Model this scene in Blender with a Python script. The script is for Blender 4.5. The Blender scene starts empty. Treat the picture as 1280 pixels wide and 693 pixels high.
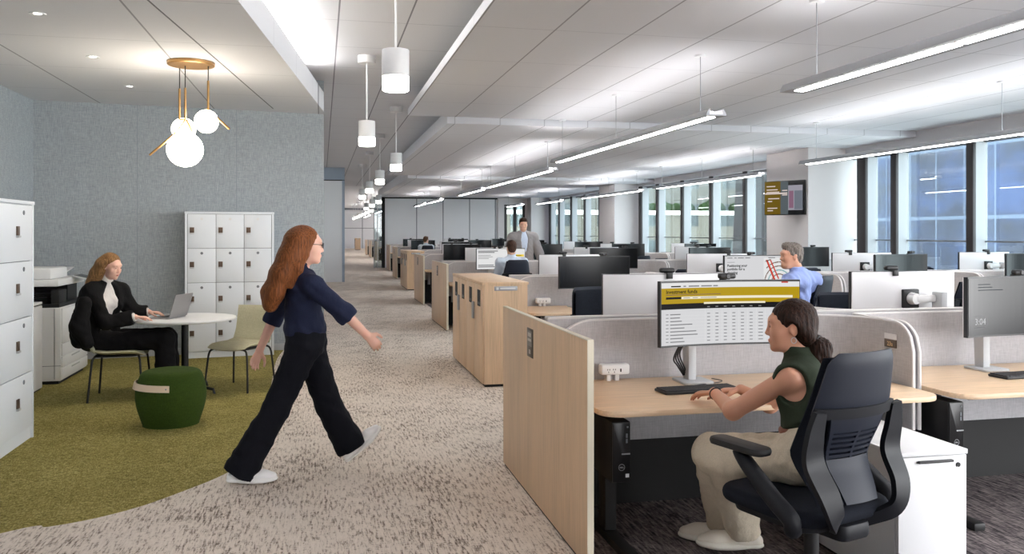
import bpy, bmesh, math, random
import numpy as np
from mathutils import Vector, Matrix
R = math.radians
random.seed(7)
scn = bpy.context.scene
COL = scn.collection

# ------------------------------------------------------------------ camera
F, HY, VX, EYE = 1053.0, 291.0, 402.0, 1.58
TH = math.atan((640 - VX) / F)
SN, CS = math.sin(TH), math.cos(TH)
cam_d = bpy.data.cameras.new('camera'); cam = bpy.data.objects.new('camera', cam_d); COL.objects.link(cam)
cam.location = (0, 0, EYE); cam.rotation_euler = (R(90), 0, -TH)
cam_d.sensor_width = 36; cam_d.lens = 36 * F / 1280; cam_d.shift_y = -(346.5 - HY) / 1280
cam_d.clip_start = .05; cam_d.clip_end = 500
scn.camera = cam
vs = scn.view_settings
scn.display_settings.display_device = 'sRGB'
vs.view_transform = 'Standard'; vs.look = 'None'; vs.gamma = 1; vs.use_curve_mapping = False
vs.exposure = 1.0
scn.cycles.use_denoising = True
scn.cycles.max_bounces = 8; scn.cycles.diffuse_bounces = 5; scn.cycles.glossy_bounces = 3
scn.cycles.transparent_max_bounces = 12; scn.cycles.caustics_reflective = False; scn.cycles.caustics_refractive = False
scn.cycles.sample_clamp_indirect = 6

# ------------------------------------------------------------------ materials
def lin(c):
    return tuple(((v / 255) / 12.92 if v / 255 <= .04045 else ((v / 255 + .055) / 1.055) ** 2.4) for v in c)
MATS = {}
def mat(name, rgb, rough=.5, metal=0, spec=.5, emit=0, emitc=None, coat=0):
    if name in MATS: return MATS[name]
    m = bpy.data.materials.new(name); m.use_nodes = True
    b = m.node_tree.nodes['Principled BSDF']
    b.inputs['Base Color'].default_value = (*lin(rgb), 1)
    b.inputs['Roughness'].default_value = rough; b.inputs['Metallic'].default_value = metal
    b.inputs['Specular IOR Level'].default_value = spec
    if coat: b.inputs['Coat Weight'].default_value = coat
    if emit:
        b.inputs['Emission Color'].default_value = (*lin(emitc or rgb), 1); b.inputs['Emission Strength'].default_value = emit
    MATS[name] = m
    return m
class NT:
    def __init__(s, m): s.t = m.node_tree; s.b = s.t.nodes['Principled BSDF']
    def n(s, kind, **kw):
        o = s.t.nodes.new(kind)
        for k, v in kw.items():
            if k.startswith('i_'): o.inputs[k[2:].replace('_', ' ')].default_value = v
            else: setattr(o, k, v)
        return o
    def l(s, a, b): s.t.links.new(a, b)
    def pos(s, sc=(1, 1, 1), world=True, rot=(0, 0, 0)):
        mp = s.n('ShaderNodeMapping'); mp.inputs['Scale'].default_value = sc; mp.inputs['Rotation'].default_value = rot
        s.l(s.n('ShaderNodeNewGeometry').outputs['Position'] if world else s.n('ShaderNodeTexCoord').outputs['Object'], mp.inputs['Vector'])
        return mp.outputs['Vector']
    def noise(s, vec, scale, det=2, rough=.5):
        o = s.n('ShaderNodeTexNoise'); s.l(vec, o.inputs['Vector'])
        o.inputs['Scale'].default_value = scale; o.inputs['Detail'].default_value = det; o.inputs['Roughness'].default_value = rough
        return o.outputs['Fac']
    def ramp(s, fac, stops, interp='LINEAR'):
        o = s.n('ShaderNodeValToRGB'); o.color_ramp.interpolation = interp
        e = o.color_ramp.elements
        while len(e) < len(stops): e.new(.5)
        for q, (p, c) in zip(e, stops): q.position = p; q.color = (*lin(c), 1)
        s.l(fac, o.inputs['Fac']); return o.outputs['Color']
    def math(s, op, a, b=None, c=None):
        o = s.n('ShaderNodeMath', operation=op)
        for i, v in enumerate((a, b, c)):
            if v is None: continue
            if isinstance(v, (int, float)): o.inputs[i].default_value = v
            else: s.l(v, o.inputs[i])
        return o.outputs[0]
    def mix(s, fac, a, b, mode='MIX'):
        o = s.n('ShaderNodeMix', data_type='RGBA', blend_type=mode)
        if isinstance(fac, (int, float)): o.inputs[0].default_value = fac
        else: s.l(fac, o.inputs[0])
        for i, v in ((6, a), (7, b)):
            if isinstance(v, tuple): o.inputs[i].default_value = (*lin(v), 1)
            else: s.l(v, o.inputs[i])
        return o.outputs[2]
    def bump(s, h, st=.3, dist=.005):
        o = s.n('ShaderNodeBump'); o.inputs['Strength'].default_value = st; o.inputs['Distance'].default_value = dist
        s.l(h, o.inputs['Height']); s.l(o.outputs['Normal'], s.b.inputs['Normal'])
    def col(s, c): s.l(c, s.b.inputs['Base Color'])

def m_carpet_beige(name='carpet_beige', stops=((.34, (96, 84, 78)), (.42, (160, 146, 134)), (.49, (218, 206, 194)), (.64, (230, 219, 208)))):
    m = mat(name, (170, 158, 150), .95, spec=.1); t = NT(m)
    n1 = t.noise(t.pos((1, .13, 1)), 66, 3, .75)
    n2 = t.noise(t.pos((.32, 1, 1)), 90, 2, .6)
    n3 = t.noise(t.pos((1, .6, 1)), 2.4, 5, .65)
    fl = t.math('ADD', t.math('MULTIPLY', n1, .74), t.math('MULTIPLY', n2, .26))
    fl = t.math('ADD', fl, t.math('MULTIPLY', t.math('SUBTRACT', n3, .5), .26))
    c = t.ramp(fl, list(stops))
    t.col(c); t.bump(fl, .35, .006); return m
def m_carpet_green():
    m = mat('carpet_green', (112, 106, 48), .95, spec=.1); t = NT(m)
    n1 = t.noise(t.pos((1, .25, 1), rot=(0, 0, R(25))), 170, 2, .6)
    n2 = t.noise(t.pos((.25, 1, 1), rot=(0, 0, R(25))), 150, 2, .6)
    n3 = t.noise(t.pos(), 2.2, 3, .6)
    fl = t.math('ADD', t.math('MULTIPLY', n1, .5), t.math('MULTIPLY', n2, .5))
    fl = t.math('ADD', fl, t.math('MULTIPLY', t.math('SUBTRACT', n3, .5), .12))
    c = t.ramp(fl, [(.36, (88, 80, 40)), (.48, (134, 123, 68)), (.56, (156, 144, 86)), (.66, (190, 176, 122))])
    t.col(c); t.bump(fl, .4, .005); return m
def m_fabric(name, rgb, dk=.82, lt=1.14, sc=1.0, rough=.9, world=True, bump=.25):
    m = mat(name, rgb, rough, spec=.15); t = NT(m)
    n1 = t.noise(t.pos((1, 1, .07), world), 230 * sc, 2, .6); n2 = t.noise(t.pos((.09, .09, 1), world), 190 * sc, 2, .6)
    n3 = t.noise(t.pos((1, 1, 1), world), 420 * sc, 1, .5)
    fl = t.math('ADD', t.math('ADD', t.math('MULTIPLY', n1, .45), t.math('MULTIPLY', n2, .3)), t.math('MULTIPLY', n3, .25))
    q = lambda k: tuple(min(255, v * k) for v in rgb)
    t.col(t.ramp(fl, [(.36, q(dk)), (.5, rgb), (.64, q(lt))])); t.bump(fl, bump, .002); return m
def m_wood(name='maple', rgb=(212, 181, 148)):
    m = mat(name, rgb, .42, spec=.4); t = NT(m)
    n1 = t.noise(t.pos((1, 1, .045), True), 75, 3, .6); n2 = t.noise(t.pos((1, 1, .15), True), 7, 2, .5)
    fl = t.math('ADD', t.math('MULTIPLY', n1, .6), t.math('MULTIPLY', n2, .4))
    q = lambda k: tuple(min(255, v * k) for v in rgb)
    t.col(t.ramp(fl, [(.3, q(.9)), (.5, rgb), (.7, q(1.06))])); return m
def m_desk(name='desk_laminate', rgb=(220, 192, 160)):
    m = mat(name, rgb, .38, spec=.4); t = NT(m)
    n1 = t.noise(t.pos((.05, 1, 1), True), 70, 3, .6)
    q = lambda k: tuple(min(255, v * k) for v in rgb)
    t.col(t.ramp(n1, [(.3, q(.93)), (.5, rgb), (.7, q(1.05))])); return m
def m_tiles(name, rgb, wx, wy, ox=0, oy=0, strong=(150, 150, 152), weak=(188, 188, 190), ang=0, lw=.016):
    """ceiling boards with a strong joint along y and a faint one across"""
    m = mat(name, rgb, .85, spec=.2); t = NT(m)
    sp = t.n('ShaderNodeSeparateXYZ'); t.l(t.pos((1, 1, 1), True, (0, 0, R(ang))), sp.inputs[0])
    def line(v, w, o, lw):
        f = t.math('PINGPONG', t.math('ADD', v, o), w / 2)
        return t.math('LESS_THAN', f, lw / 2)
    a = line(sp.outputs[0], wx, ox, lw); b = line(sp.outputs[1], wy, oy, lw * .7)
    n = t.noise(t.pos(), 300, 1)
    base = t.ramp(n, [(.3, tuple(v * .98 for v in rgb)), (.7, rgb)])
    c = t.mix(b, base, weak); c = t.mix(a, c, strong); t.col(c); return m
def m_glass(name='pane_glass', tint=(225, 234, 236), refl=.05):
    m = bpy.data.materials.new(name); m.use_nodes = True; t = m.node_tree; t.nodes.clear()
    o = t.nodes.new('ShaderNodeOutputMaterial'); mx = t.nodes.new('ShaderNodeMixShader')
    tr = t.nodes.new('ShaderNodeBsdfTransparent'); tr.inputs[0].default_value = (*lin(tint), 1)
    gl = t.nodes.new('ShaderNodeBsdfGlossy'); gl.inputs['Roughness'].default_value = .02
    lw = t.nodes.new('ShaderNodeLayerWeight'); lw.inputs['Blend'].default_value = .25
    mm = t.nodes.new('ShaderNodeMath'); mm.operation = 'MULTIPLY_ADD'; mm.inputs[1].default_value = .25; mm.inputs[2].default_value = refl
    t.links.new(lw.outputs['Fresnel'], mm.inputs[0]); t.links.new(mm.outputs[0], mx.inputs[0])
    t.links.new(tr.outputs[0], mx.inputs[1]); t.links.new(gl.outputs[0], mx.inputs[2]); t.links.new(mx.outputs[0], o.inputs[0])
    MATS[name] = m; return m
def m_skin(name, rgb):
    m = mat(name, rgb, .5, spec=.35); b = m.node_tree.nodes['Principled BSDF']
    b.inputs['Subsurface Weight'].default_value = .12; b.inputs['Subsurface Radius'].default_value = (.01, .004, .002); b.inputs['Subsurface Scale'].default_value = .5
    return m
def m_hair(name, rgb, hi=1.5, rough=.45, axis=(1, 1, .06)):
    m = mat(name, rgb, rough + .12, spec=.14); t = NT(m)
    n = t.noise(t.pos(axis, True), 160, 3, .6)
    q = lambda k: tuple(min(255, v * k) for v in rgb)
    t.col(t.ramp(n, [(.32, q(.72)), (.5, rgb), (.7, q(hi))])); t.bump(n, .6, .006); return m
def m_cloth(name, rgb, rough=.85, sc=1.0, fold=.5):
    m = mat(name, rgb, rough, spec=.15); t = NT(m)
    n = t.noise(t.pos((1, 1, .5), True), 14 * sc, 3, .5); w = t.noise(t.pos(), 500, 1)
    q = lambda k: tuple(min(255, v * k) for v in rgb)
    t.col(t.ramp(w, [(.3, q(.9)), (.7, q(1.08))])); t.bump(n, fold, .03); return m

M = {}
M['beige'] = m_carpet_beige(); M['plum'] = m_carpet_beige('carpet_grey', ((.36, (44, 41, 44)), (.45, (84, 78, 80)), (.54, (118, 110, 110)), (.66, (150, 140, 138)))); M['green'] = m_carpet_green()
M['fabwall'] = m_fabric('wall_fabric', (157, 163, 167), .86, 1.12, .85)
M['screen'] = m_fabric('screen_fabric', (178, 177, 180), .93, 1.06, .9)
M['screen_trim'] = mat('screen_edge', (206, 203, 202), .6)
M['wood'] = m_wood(); M['desk'] = m_desk(); M['wood_edge'] = mat('panel_edge', (216, 208, 188), .5)
M['white'] = mat('white_paint', (226, 227, 229), .5)
M['locker'] = mat('locker_white', (224, 228, 233), .4); M['gap'] = mat('locker_gap', (120, 124, 130), .7)
M['plast'] = mat('white_plastic', (226, 226, 226), .4); M['plast2'] = mat('grey_plastic', (176, 178, 180), .45)
M['black'] = mat('black_plastic', (20, 20, 22), .5); M['blackmat'] = mat('black_metal', (18, 18, 19), .55)
M['dark'] = mat('dark_panel', (14, 14, 15), .7)
M['chair'] = mat('chair_shell', (24, 29, 42), .55, spec=.32); M['chairdk'] = mat('chair_frame', (16, 18, 24), .55, spec=.32)
M['chairfab'] = m_fabric('chair_fabric', (24, 27, 35), .8, 1.2, 1.5, world=False)
M['silver'] = mat('silver_metal', (190, 192, 194), .35, .6); M['steel'] = mat('brushed_steel', (150, 152, 155), .35, .9)
M['alu'] = mat('aluminium', (158, 160, 164), .45, .3); M['brass'] = mat('brass', (172, 134, 86), .38, .8)
M['mullion'] = mat('window_frame_dark', (52, 47, 48), .5); M['mullw'] = mat('window_fin', (172, 174, 177), .6)
M['monback'] = mat('monitor_back', (222, 222, 224), .38, spec=.5); M['bezel'] = mat('monitor_bezel', (22, 23, 26), .4)
M['off'] = mat('monitor_glass', (8, 11, 15), .2, spec=.3)
M['glass'] = m_glass(); M['leather'] = mat('tan_leather', (226, 203, 178), .55)
M['pouf'] = m_fabric('pouf_wool', (56, 74, 27), .85, 1.15, 1.2, world=False); M['chairgreen'] = m_fabric('sage_fabric', (182, 178, 152), .92, 1.07, 1.2, world=False)
M['globe'] = mat('opal_glass', (255, 246, 232), .3, emit=13, emitc=(255, 244, 226))
M['lampglow'] = mat('lamp_diffuser', (255, 252, 246), .3, emit=10, emitc=(255, 250, 240))
M['cove'] = mat('cove_strip', (255, 255, 255), .4, emit=26, emitc=(255, 252, 250)); M['strip'] = mat('light_strip', (255, 255, 255), .4, emit=17, emitc=(255, 253, 252)); M['uplight'] = mat('light_uplight', (255, 255, 255), .4, emit=11, emitc=(255, 251, 250))

# ------------------------------------------------------------------ mesh helpers
def link(name, me, m=None, parent=None, smooth=None):
    o = bpy.data.objects.new(name, me); COL.objects.link(o)
    if m is not None:
        for q in (m if isinstance(m, (list, tuple)) else [m]): me.materials.append(q)
    if smooth is not None:
        me.polygons.foreach_set('use_smooth', [True] * len(me.polygons))
        if smooth < 180: me.set_sharp_from_angle(angle=R(smooth))
    if parent is not None: o.parent = parent
    return o
class MB:
    """gathers shapes into one mesh"""
    def __init__(s): s.bm = bmesh.new(); s.mi = 0
    def _mark(s, f0):
        s.bm.faces.ensure_lookup_table()
        for f in s.bm.faces[f0:]: f.material_index = s.mi
    def box(s, x0, x1, y0, y1, z0, z1, bev=0, seg=2, mt=None):
        f0 = len(s.bm.faces); q = bmesh.new()
        r = bmesh.ops.create_cube(q, size=1)
        for v in q.verts: v.co = Vector(((x0 + x1) / 2 + v.co.x * (x1 - x0), (y0 + y1) / 2 + v.co.y * (y1 - y0), (z0 + z1) / 2 + v.co.z * (z1 - z0)))
        if bev: bmesh.ops.bevel(q, geom=list(q.edges), offset=bev, segments=seg, profile=.5, affect='EDGES', clamp_overlap=True)
        s._take(q, mt); return s
    def _take(s, q, mt=None):
        if mt is not None: q.transform(mt)
        f0 = len(s.bm.faces)
        vm = {}
        for v in q.verts: vm[v] = s.bm.verts.new(v.co)
        for f in q.faces:
            try: g = s.bm.faces.new([vm[v] for v in f.verts]); g.material_index = s.mi
            except ValueError: pass
        q.free()
    def prism(s, poly, h0, h1, axis='z', bev=0, seg=2, mt=None, n=None):
        """2-D outline extruded along an axis: z (x,y), y (x,z), x (y,z)"""
        q = bmesh.new()
        f = {'z': lambda a, b, h: (a, b, h), 'y': lambda a, b, h: (a, h, b), 'x': lambda a, b, h: (h, a, b)}[axis]
        lo = [q.verts.new(f(a, b, h0)) for a, b in poly]; hi = [q.verts.new(f(a, b, h1)) for a, b in poly]
        k = len(poly)
        fl = q.faces.new(lo); fh = q.faces.new(list(reversed(hi)))
        for i in range(k): q.faces.new([lo[i], hi[i], hi[(i + 1) % k], lo[(i + 1) % k]])
        bmesh.ops.recalc_face_normals(q, faces=q.faces)
        if bev: bmesh.ops.bevel(q, geom=list(fl.edges) + list(fh.edges), offset=bev, segments=seg, profile=.5, affect='EDGES', clamp_overlap=True)
        s._take(q, mt); return s
    def cyl(s, p0, p1, r0, r1=None, seg=20, caps=True):
        p0, p1 = Vector(p0), Vector(p1); r1 = r0 if r1 is None else r1
        d = (p1 - p0); q = bmesh.new()
        bmesh.ops.create_cone(q, cap_ends=caps, cap_tris=False, segments=seg, radius1=r0, radius2=r1, depth=d.length)
        q.transform(Matrix.Translation((p0 + p1) / 2) @ Vector((0, 0, 1)).rotation_difference(d.normalized()).to_matrix().to_4x4())
        s._take(q); return s
    def tube(s, pts, r, seg=8, closed=False):
        P = [Vector(p) for p in pts]; n = len(P); rr = r if isinstance(r, (list, tuple)) else [r] * n
        q = bmesh.new(); rings = []; up = None
        for i in range(n):
            a = P[i - 1] if i > 0 or closed else P[0]; b = P[(i + 1) % n] if i < n - 1 or closed else P[-1]
            t = (b - a).normalized()
            if up is None: up = t.orthogonal().normalized()
            up = (up - t * up.dot(t)); up = up.normalized() if up.length > 1e-6 else t.orthogonal().normalized()
            w = t.cross(up)
            rings.append([q.verts.new(P[i] + (up * math.cos(2 * math.pi * k / seg) + w * math.sin(2 * math.pi * k / seg)) * rr[i]) for k in range(seg)])
        for i in range(n if closed else n - 1):
            A, B = rings[i], rings[(i + 1) % n]
            for k in range(seg): q.faces.new([A[k], A[(k + 1) % seg], B[(k + 1) % seg], B[k]])
        if not closed: q.faces.new(list(reversed(rings[0]))); q.faces.new(rings[-1])
        bmesh.ops.recalc_face_normals(q, faces=q.faces)
        s._take(q); return s
    def lathe(s, prof, seg=32, c=(0, 0, 0), cap=True, mt=None):
        q = bmesh.new(); rings = []
        for r, z in prof: rings.append([q.verts.new((c[0] + r * math.cos(2 * math.pi * k / seg), c[1] + r * math.sin(2 * math.pi * k / seg), c[2] + z)) for k in range(seg)] if r > 1e-6 else [q.verts.new((c[0], c[1], c[2] + z))])
        for A, B in zip(rings, rings[1:]):
            for k in range(seg):
                a = [A[k % len(A)], A[(k + 1) % len(A)], B[(k + 1) % len(B)], B[k % len(B)]]
                a = list(dict.fromkeys(a))
                if len(a) > 2: q.faces.new(a)
        if cap:
            for rg in (rings[0], rings[-1]):
                if len(rg) > 2: q.faces.new(rg)
        bmesh.ops.recalc_face_normals(q, faces=q.faces)
        s._take(q, mt); return s
    def sheet(s, fn, nu, nv, th):
        """thick curved sheet: fn(u, v) in 0..1 -> point; th thickness (number or function)"""
        G = [[Vector(fn(i / nu, j / nv)) for j in range(nv + 1)] for i in range(nu + 1)]
        q = bmesh.new(); A = []; B = []
        for i in range(nu + 1):
            ra, rb = [], []
            for j in range(nv + 1):
                du = G[min(i + 1, nu)][j] - G[max(i - 1, 0)][j]; dv = G[i][min(j + 1, nv)] - G[i][max(j - 1, 0)]
                nn = du.cross(dv); nn = nn.normalized() if nn.length > 1e-9 else Vector((0, 1, 0))
                t = th(i / nu, j / nv) if callable(th) else th
                ra.append(q.verts.new(G[i][j] + nn * t / 2)); rb.append(q.verts.new(G[i][j] - nn * t / 2))
            A.append(ra); B.append(rb)
        for i in range(nu):
            for j in range(nv):
                q.faces.new([A[i][j], A[i + 1][j], A[i + 1][j + 1], A[i][j + 1]]); q.faces.new([B[i][j], B[i][j + 1], B[i + 1][j + 1], B[i + 1][j]])
        for i in range(nu):
            q.faces.new([A[i][0], B[i][0], B[i + 1][0], A[i + 1][0]]); q.faces.new([A[i][nv], A[i + 1][nv], B[i + 1][nv], B[i][nv]])
        for j in range(nv):
            q.faces.new([A[0][j], A[0][j + 1], B[0][j + 1], B[0][j]]); q.faces.new([A[nu][j], B[nu][j], B[nu][j + 1], A[nu][j + 1]])
        bmesh.ops.recalc_face_normals(q, faces=q.faces)
        s._take(q); return s
    def xf(s, mt): s.bm.transform(mt); return s
    def build(s, name, m, parent=None, smooth=35):
        me = bpy.data.meshes.new(name); s.bm.normal_update(); s.bm.to_mesh(me); s.bm.free()
        return link(name, me, m, parent, smooth)
def rrect(x0, x1, y0, y1, r, n=6, corners=(1, 1, 1, 1)):
    """rounded rectangle outline, corners: (x0y0, x1y0, x1y1, x0y1)"""
    out = []
    for (cx, cy, px, py, a0, on) in ((x0 + r, y0 + r, x0, y0, 180, corners[0]), (x1 - r, y0 + r, x1, y0, 270, corners[1]), (x1 - r, y1 - r, x1, y1, 0, corners[2]), (x0 + r, y1 - r, x0, y1, 90, corners[3])):
        if not on: out.append((px, py)); continue
        for k in range(n + 1):
            a = R(a0 + 90 * k / n); out.append((cx + r * math.cos(a), cy + r * math.sin(a)))
    return out
def spline(pts, n=8):
    P = [Vector(p) for p in pts]; out = []
    for i in range(len(P) - 1):
        p0, p1, p2, p3 = P[max(i - 1, 0)], P[i], P[i + 1], P[min(i + 2, len(P) - 1)]
        for k in range(n):
            t = k / n
            out.append(.5 * ((2 * p1) + (p2 - p0) * t + (2 * p0 - 5 * p1 + 4 * p2 - p3) * t * t + (3 * p1 - p0 - 3 * p2 + p3) * t ** 3))
    out.append(P[-1]); return out
def T(x, y, z): return Matrix.Translation((x, y, z))
def RZ(a): return Matrix.Rotation(R(a), 4, 'Z')

def thing(name, label, cat, loc=(0, 0, 0), rz=0, group=None):
    o = bpy.data.objects.new(name, None); COL.objects.link(o); o.empty_display_size = .1
    o.location = loc; o.rotation_euler = (0, 0, R(rz)); return tag(o, label, cat, group)
def tag(o, label, cat, group=None):
    o['label'] = label; o['category'] = cat
    if group: o['group'] = group
    return o
def struct(o): o['kind'] = 'structure'; return o
def dup(root, loc, rz, label, group=None):
    r = root.copy(); COL.objects.link(r); r.location = loc; r.rotation_euler = (0, 0, R(rz)); r['label'] = label
    if group: r['group'] = group
    for ch in list(root.children):
        c = ch.copy(); COL.objects.link(c); c.parent = r
        for g in list(ch.children):
            d = g.copy(); COL.objects.link(d); d.parent = c
    return r
def dele(root):
    for ch in list(root.children): dele(ch)
    bpy.data.objects.remove(root)
def text_mesh(body, size, bold=0.0, align='LEFT'):
    cu = bpy.data.curves.new('lettering', 'FONT'); cu.body = body; cu.size = size; cu.offset = bold; cu.align_x = align; cu.resolution_u = 2
    o = bpy.data.objects.new('lettering', cu); COL.objects.link(o)
    dg = bpy.context.evaluated_depsgraph_get(); me = bpy.data.meshes.new_from_object(o.evaluated_get(dg))
    bpy.data.objects.remove(o); bpy.data.curves.remove(cu); return me
# ------------------------------------------------------------------ organic shapes: smooth-blended solids turned into one mesh
def rc(a, b, ra, rb, k=.02, flat=None, ax=None, cuts=()): return dict(t='rc', a=np.array(a, float), b=np.array(b, float), ra=ra, rb=rb, k=k, flat=flat, ax=ax, cuts=cuts, op=1)
def el(c, r, k=.02, rot=None, op=1, cuts=()): return dict(t='el', c=np.array(c, float), r=np.array(r, float), k=k, rot=rot, op=op, cuts=cuts)
def sub(p): p['op'] = -1; return p
def xform(ps, mt):
    """apply a rigid 4x4 to a list of shapes"""
    A = np.array(mt.to_3x3()); t = np.array(mt.translation); out = []
    for p in ps:
        q = dict(p)
        if p['t'] == 'rc':
            q['a'] = A @ p['a'] + t; q['b'] = A @ p['b'] + t
            if p['ax'] is not None: q['ax'] = A @ np.array(p['ax'], float)
        else:
            q['c'] = A @ p['c'] + t; q['rot'] = A if p['rot'] is None else A @ p['rot']
        q['cuts'] = [(A @ np.array(c, float) + t, A @ np.array(n, float)) for c, n in p['cuts']]
        out.append(q)
    return out
def _bbox(p):
    if p['t'] == 'rc':
        r = max(p['ra'], p['rb']); return np.minimum(p['a'], p['b']) - r, np.maximum(p['a'], p['b']) + r
    if p['rot'] is None: return p['c'] - p['r'], p['c'] + p['r']
    e = np.sqrt(((p['rot'] * p['r']) ** 2).sum(1)); return p['c'] - e, p['c'] + e
def _dist(p, X, Y, Z):
    if p['t'] == 'rc':
        a, b = p['a'], p['b']; d = b - a; L2 = max(float(d @ d), 1e-9)
        x, y, z = X - a[0], Y - a[1], Z - a[2]
        h = np.clip((x * d[0] + y * d[1] + z * d[2]) / L2, 0, 1)
        x, y, z = x - h * d[0], y - h * d[1], z - h * d[2]
        r = p['ra'] + (p['rb'] - p['ra']) * h
        if p['flat']:
            n = np.array(p['ax'], float); n = n / np.linalg.norm(n); f = p['flat']
            s = (x * n[0] + y * n[1] + z * n[2]) * (1 / f - 1)
            x, y, z = x + s * n[0], y + s * n[1], z + s * n[2]
            l = np.sqrt(x * x + y * y + z * z); D = (l - r) * (f if f < 1 else 1)
        else: D = np.sqrt(x * x + y * y + z * z) - r
    else:
        x, y, z = X - p['c'][0], Y - p['c'][1], Z - p['c'][2]
        if p['rot'] is not None:
            A = p['rot']; x, y, z = A[0, 0] * x + A[1, 0] * y + A[2, 0] * z, A[0, 1] * x + A[1, 1] * y + A[2, 1] * z, A[0, 2] * x + A[1, 2] * y + A[2, 2] * z
        r = p['r']; k0 = np.sqrt((x / r[0]) ** 2 + (y / r[1]) ** 2 + (z / r[2]) ** 2); k1 = np.sqrt((x / r[0] ** 2) ** 2 + (y / r[1] ** 2) ** 2 + (z / r[2] ** 2) ** 2)
        D = k0 * (k0 - 1) / np.maximum(k1, 1e-9)
    for c, n in p['cuts']:
        D = np.maximum(D, (X - c[0]) * n[0] + (Y - c[1]) * n[1] + (Z - c[2]) * n[2])
    return D
def sdf_mesh(ps, res, noise=None):
    lo = np.min([_bbox(p)[0] for p in ps if p['op'] > 0], 0) - res * 4; hi = np.max([_bbox(p)[1] for p in ps if p['op'] > 0], 0) + res * 4
    n = np.ceil((hi - lo) / res).astype(int) + 1
    Fd = np.full(n, 1.0, np.float32)
    ax = [lo[i] + res * np.arange(n[i]) for i in range(3)]
    for p in ps:
        a, b = _bbox(p); mg = p['k'] * 1.3 + res * 3
        i0 = np.maximum(((a - mg - lo) / res).astype(int), 0); i1 = np.minimum(((b + mg - lo) / res).astype(int) + 2, n)
        if (i1 <= i0).any(): continue
        sl = tuple(slice(i0[i], i1[i]) for i in range(3))
        X, Y, Z = np.meshgrid(*[ax[i][sl[i]] for i in range(3)], indexing='ij', sparse=True)
        D = _dist(p, X, Y, Z).astype(np.float32); E = Fd[sl]; k = p['k']
        if p['op'] > 0:
            h = np.maximum(k - np.abs(E - D), 0) / k; Fd[sl] = np.minimum(E, D) - h * h * k * .25
        else:
            D = -D; h = np.maximum(k - np.abs(E - D), 0) / k; Fd[sl] = np.maximum(E, D) + h * h * k * .25
    if noise is not None:
        X, Y, Z = np.meshgrid(*ax, indexing='ij', sparse=True)
        near = np.abs(Fd) < .05
        Fd = np.where(near, Fd + noise(X, Y, Z), Fd).astype(np.float32)
    # surface nets
    I = Fd < 0
    c = [I[a:n[0] - 1 + a, b:n[1] - 1 + b, d:n[2] - 1 + d] for a in (0, 1) for b in (0, 1) for d in (0, 1)]
    s = sum(q.astype(np.int8) for q in c); cell = (s > 0) & (s < 8)
    idx = np.argwhere(cell); V = np.zeros((len(idx), 3)); W = np.zeros(len(idx))
    offs = [(a, b, d) for a in (0, 1) for b in (0, 1) for d in (0, 1)]
    val = {o: Fd[idx[:, 0] + o[0], idx[:, 1] + o[1], idx[:, 2] + o[2]] for o in offs}
    for o in offs:
        for d in range(3):
            if o[d] == 0:
                q = list(o); q[d] = 1; q = tuple(q); va, vb = val[o], val[q]
                m = (va < 0) != (vb < 0); t = np.where(m, va / np.where(m, va - vb, 1), 0)
                pt = np.tile(np.array(o, float), (len(idx), 1)); pt[:, d] += t
                V += pt * m[:, None]; W += m
    V = lo + res * (idx + V / np.maximum(W, 1)[:, None])
    num = np.full(cell.shape, -1, np.int32); num[tuple(idx.T)] = np.arange(len(idx))
    Q = []
    for d in range(3):
        u, w = (d + 1) % 3, (d + 2) % 3
        A = np.take(I, np.arange(n[d] - 1), d); B = np.take(I, np.arange(1, n[d]), d)
        e = np.argwhere(A != B); e = e[(e[:, u] > 0) & (e[:, w] > 0) & (e[:, u] < n[u] - 1) & (e[:, w] < n[w] - 1)]
        sgn = A[tuple(e.T)]
        def g(du, dw):
            f = e.copy(); f[:, u] += du; f[:, w] += dw; return num[tuple(f.T)]
        q = np.stack([g(-1, -1), g(0, -1), g(0, 0), g(-1, 0)], 1); q[~sgn] = q[~sgn][:, ::-1]; Q.append(q)
    Q = np.concatenate(Q); Q = Q[(Q >= 0).all(1)]
    me = bpy.data.meshes.new('m'); me.vertices.add(len(V)); me.vertices.foreach_set('co', V.astype(np.float32).ravel())
    me.loops.add(len(Q) * 4); me.loops.foreach_set('vertex_index', Q.astype(np.int32).ravel())
    me.polygons.add(len(Q)); me.polygons.foreach_set('loop_start', np.arange(len(Q), dtype=np.int32) * 4); me.polygons.foreach_set('loop_total', np.full(len(Q), 4, np.int32))
    me.update(calc_edges=True); return me
def blob(name, ps, res, m, parent=None, noise=None, sm=2):
    me = sdf_mesh(ps, res, noise); me.name = name
    if sm:
        q = bmesh.new(); q.from_mesh(me)
        for _ in range(sm): bmesh.ops.smooth_vert(q, verts=q.verts, factor=.4, use_axis_x=True, use_axis_y=True, use_axis_z=True)
        q.to_mesh(me); q.free()
    return link(name, me, m, parent, 180)
# ------------------------------------------------------------------ the setting
M['ceil1'] = m_tiles('ceiling_boards', (226, 227, 231), .71, 1.42, -1.99, 0, strong=(166, 167, 171), weak=(197, 198, 203))
M['ceilc'] = m_tiles('ceiling_corridor_boards', (220, 220, 222), .67, 1.2, -.16, 0, strong=(138, 138, 142), weak=(180, 180, 184))
M['ceill'] = m_tiles('ceiling_lounge_boards', (222, 222, 225), 1.33, 1.37, 1.37, -7.62, strong=(160, 160, 164), weak=(192, 192, 196))
M['wallwhite'] = mat('wall_paint', (208, 208, 212), .7); M['colpaint'] = mat('column_paint', (216, 212, 212), .7)
M['panelwhite'] = mat('wall_panel', (230, 231, 233), .55)
M['blue_edge'] = mat('panel_edge_blue', (160, 174, 190), .5)
def sbox(name, m, *b, bev=0): return struct(MB().box(*b, bev=bev).build(name, m))

EDGE = [(-1.69, -4.0), (-.57, 6.14), (.03, 11.57)]       # slanting lounge soffit edge
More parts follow.
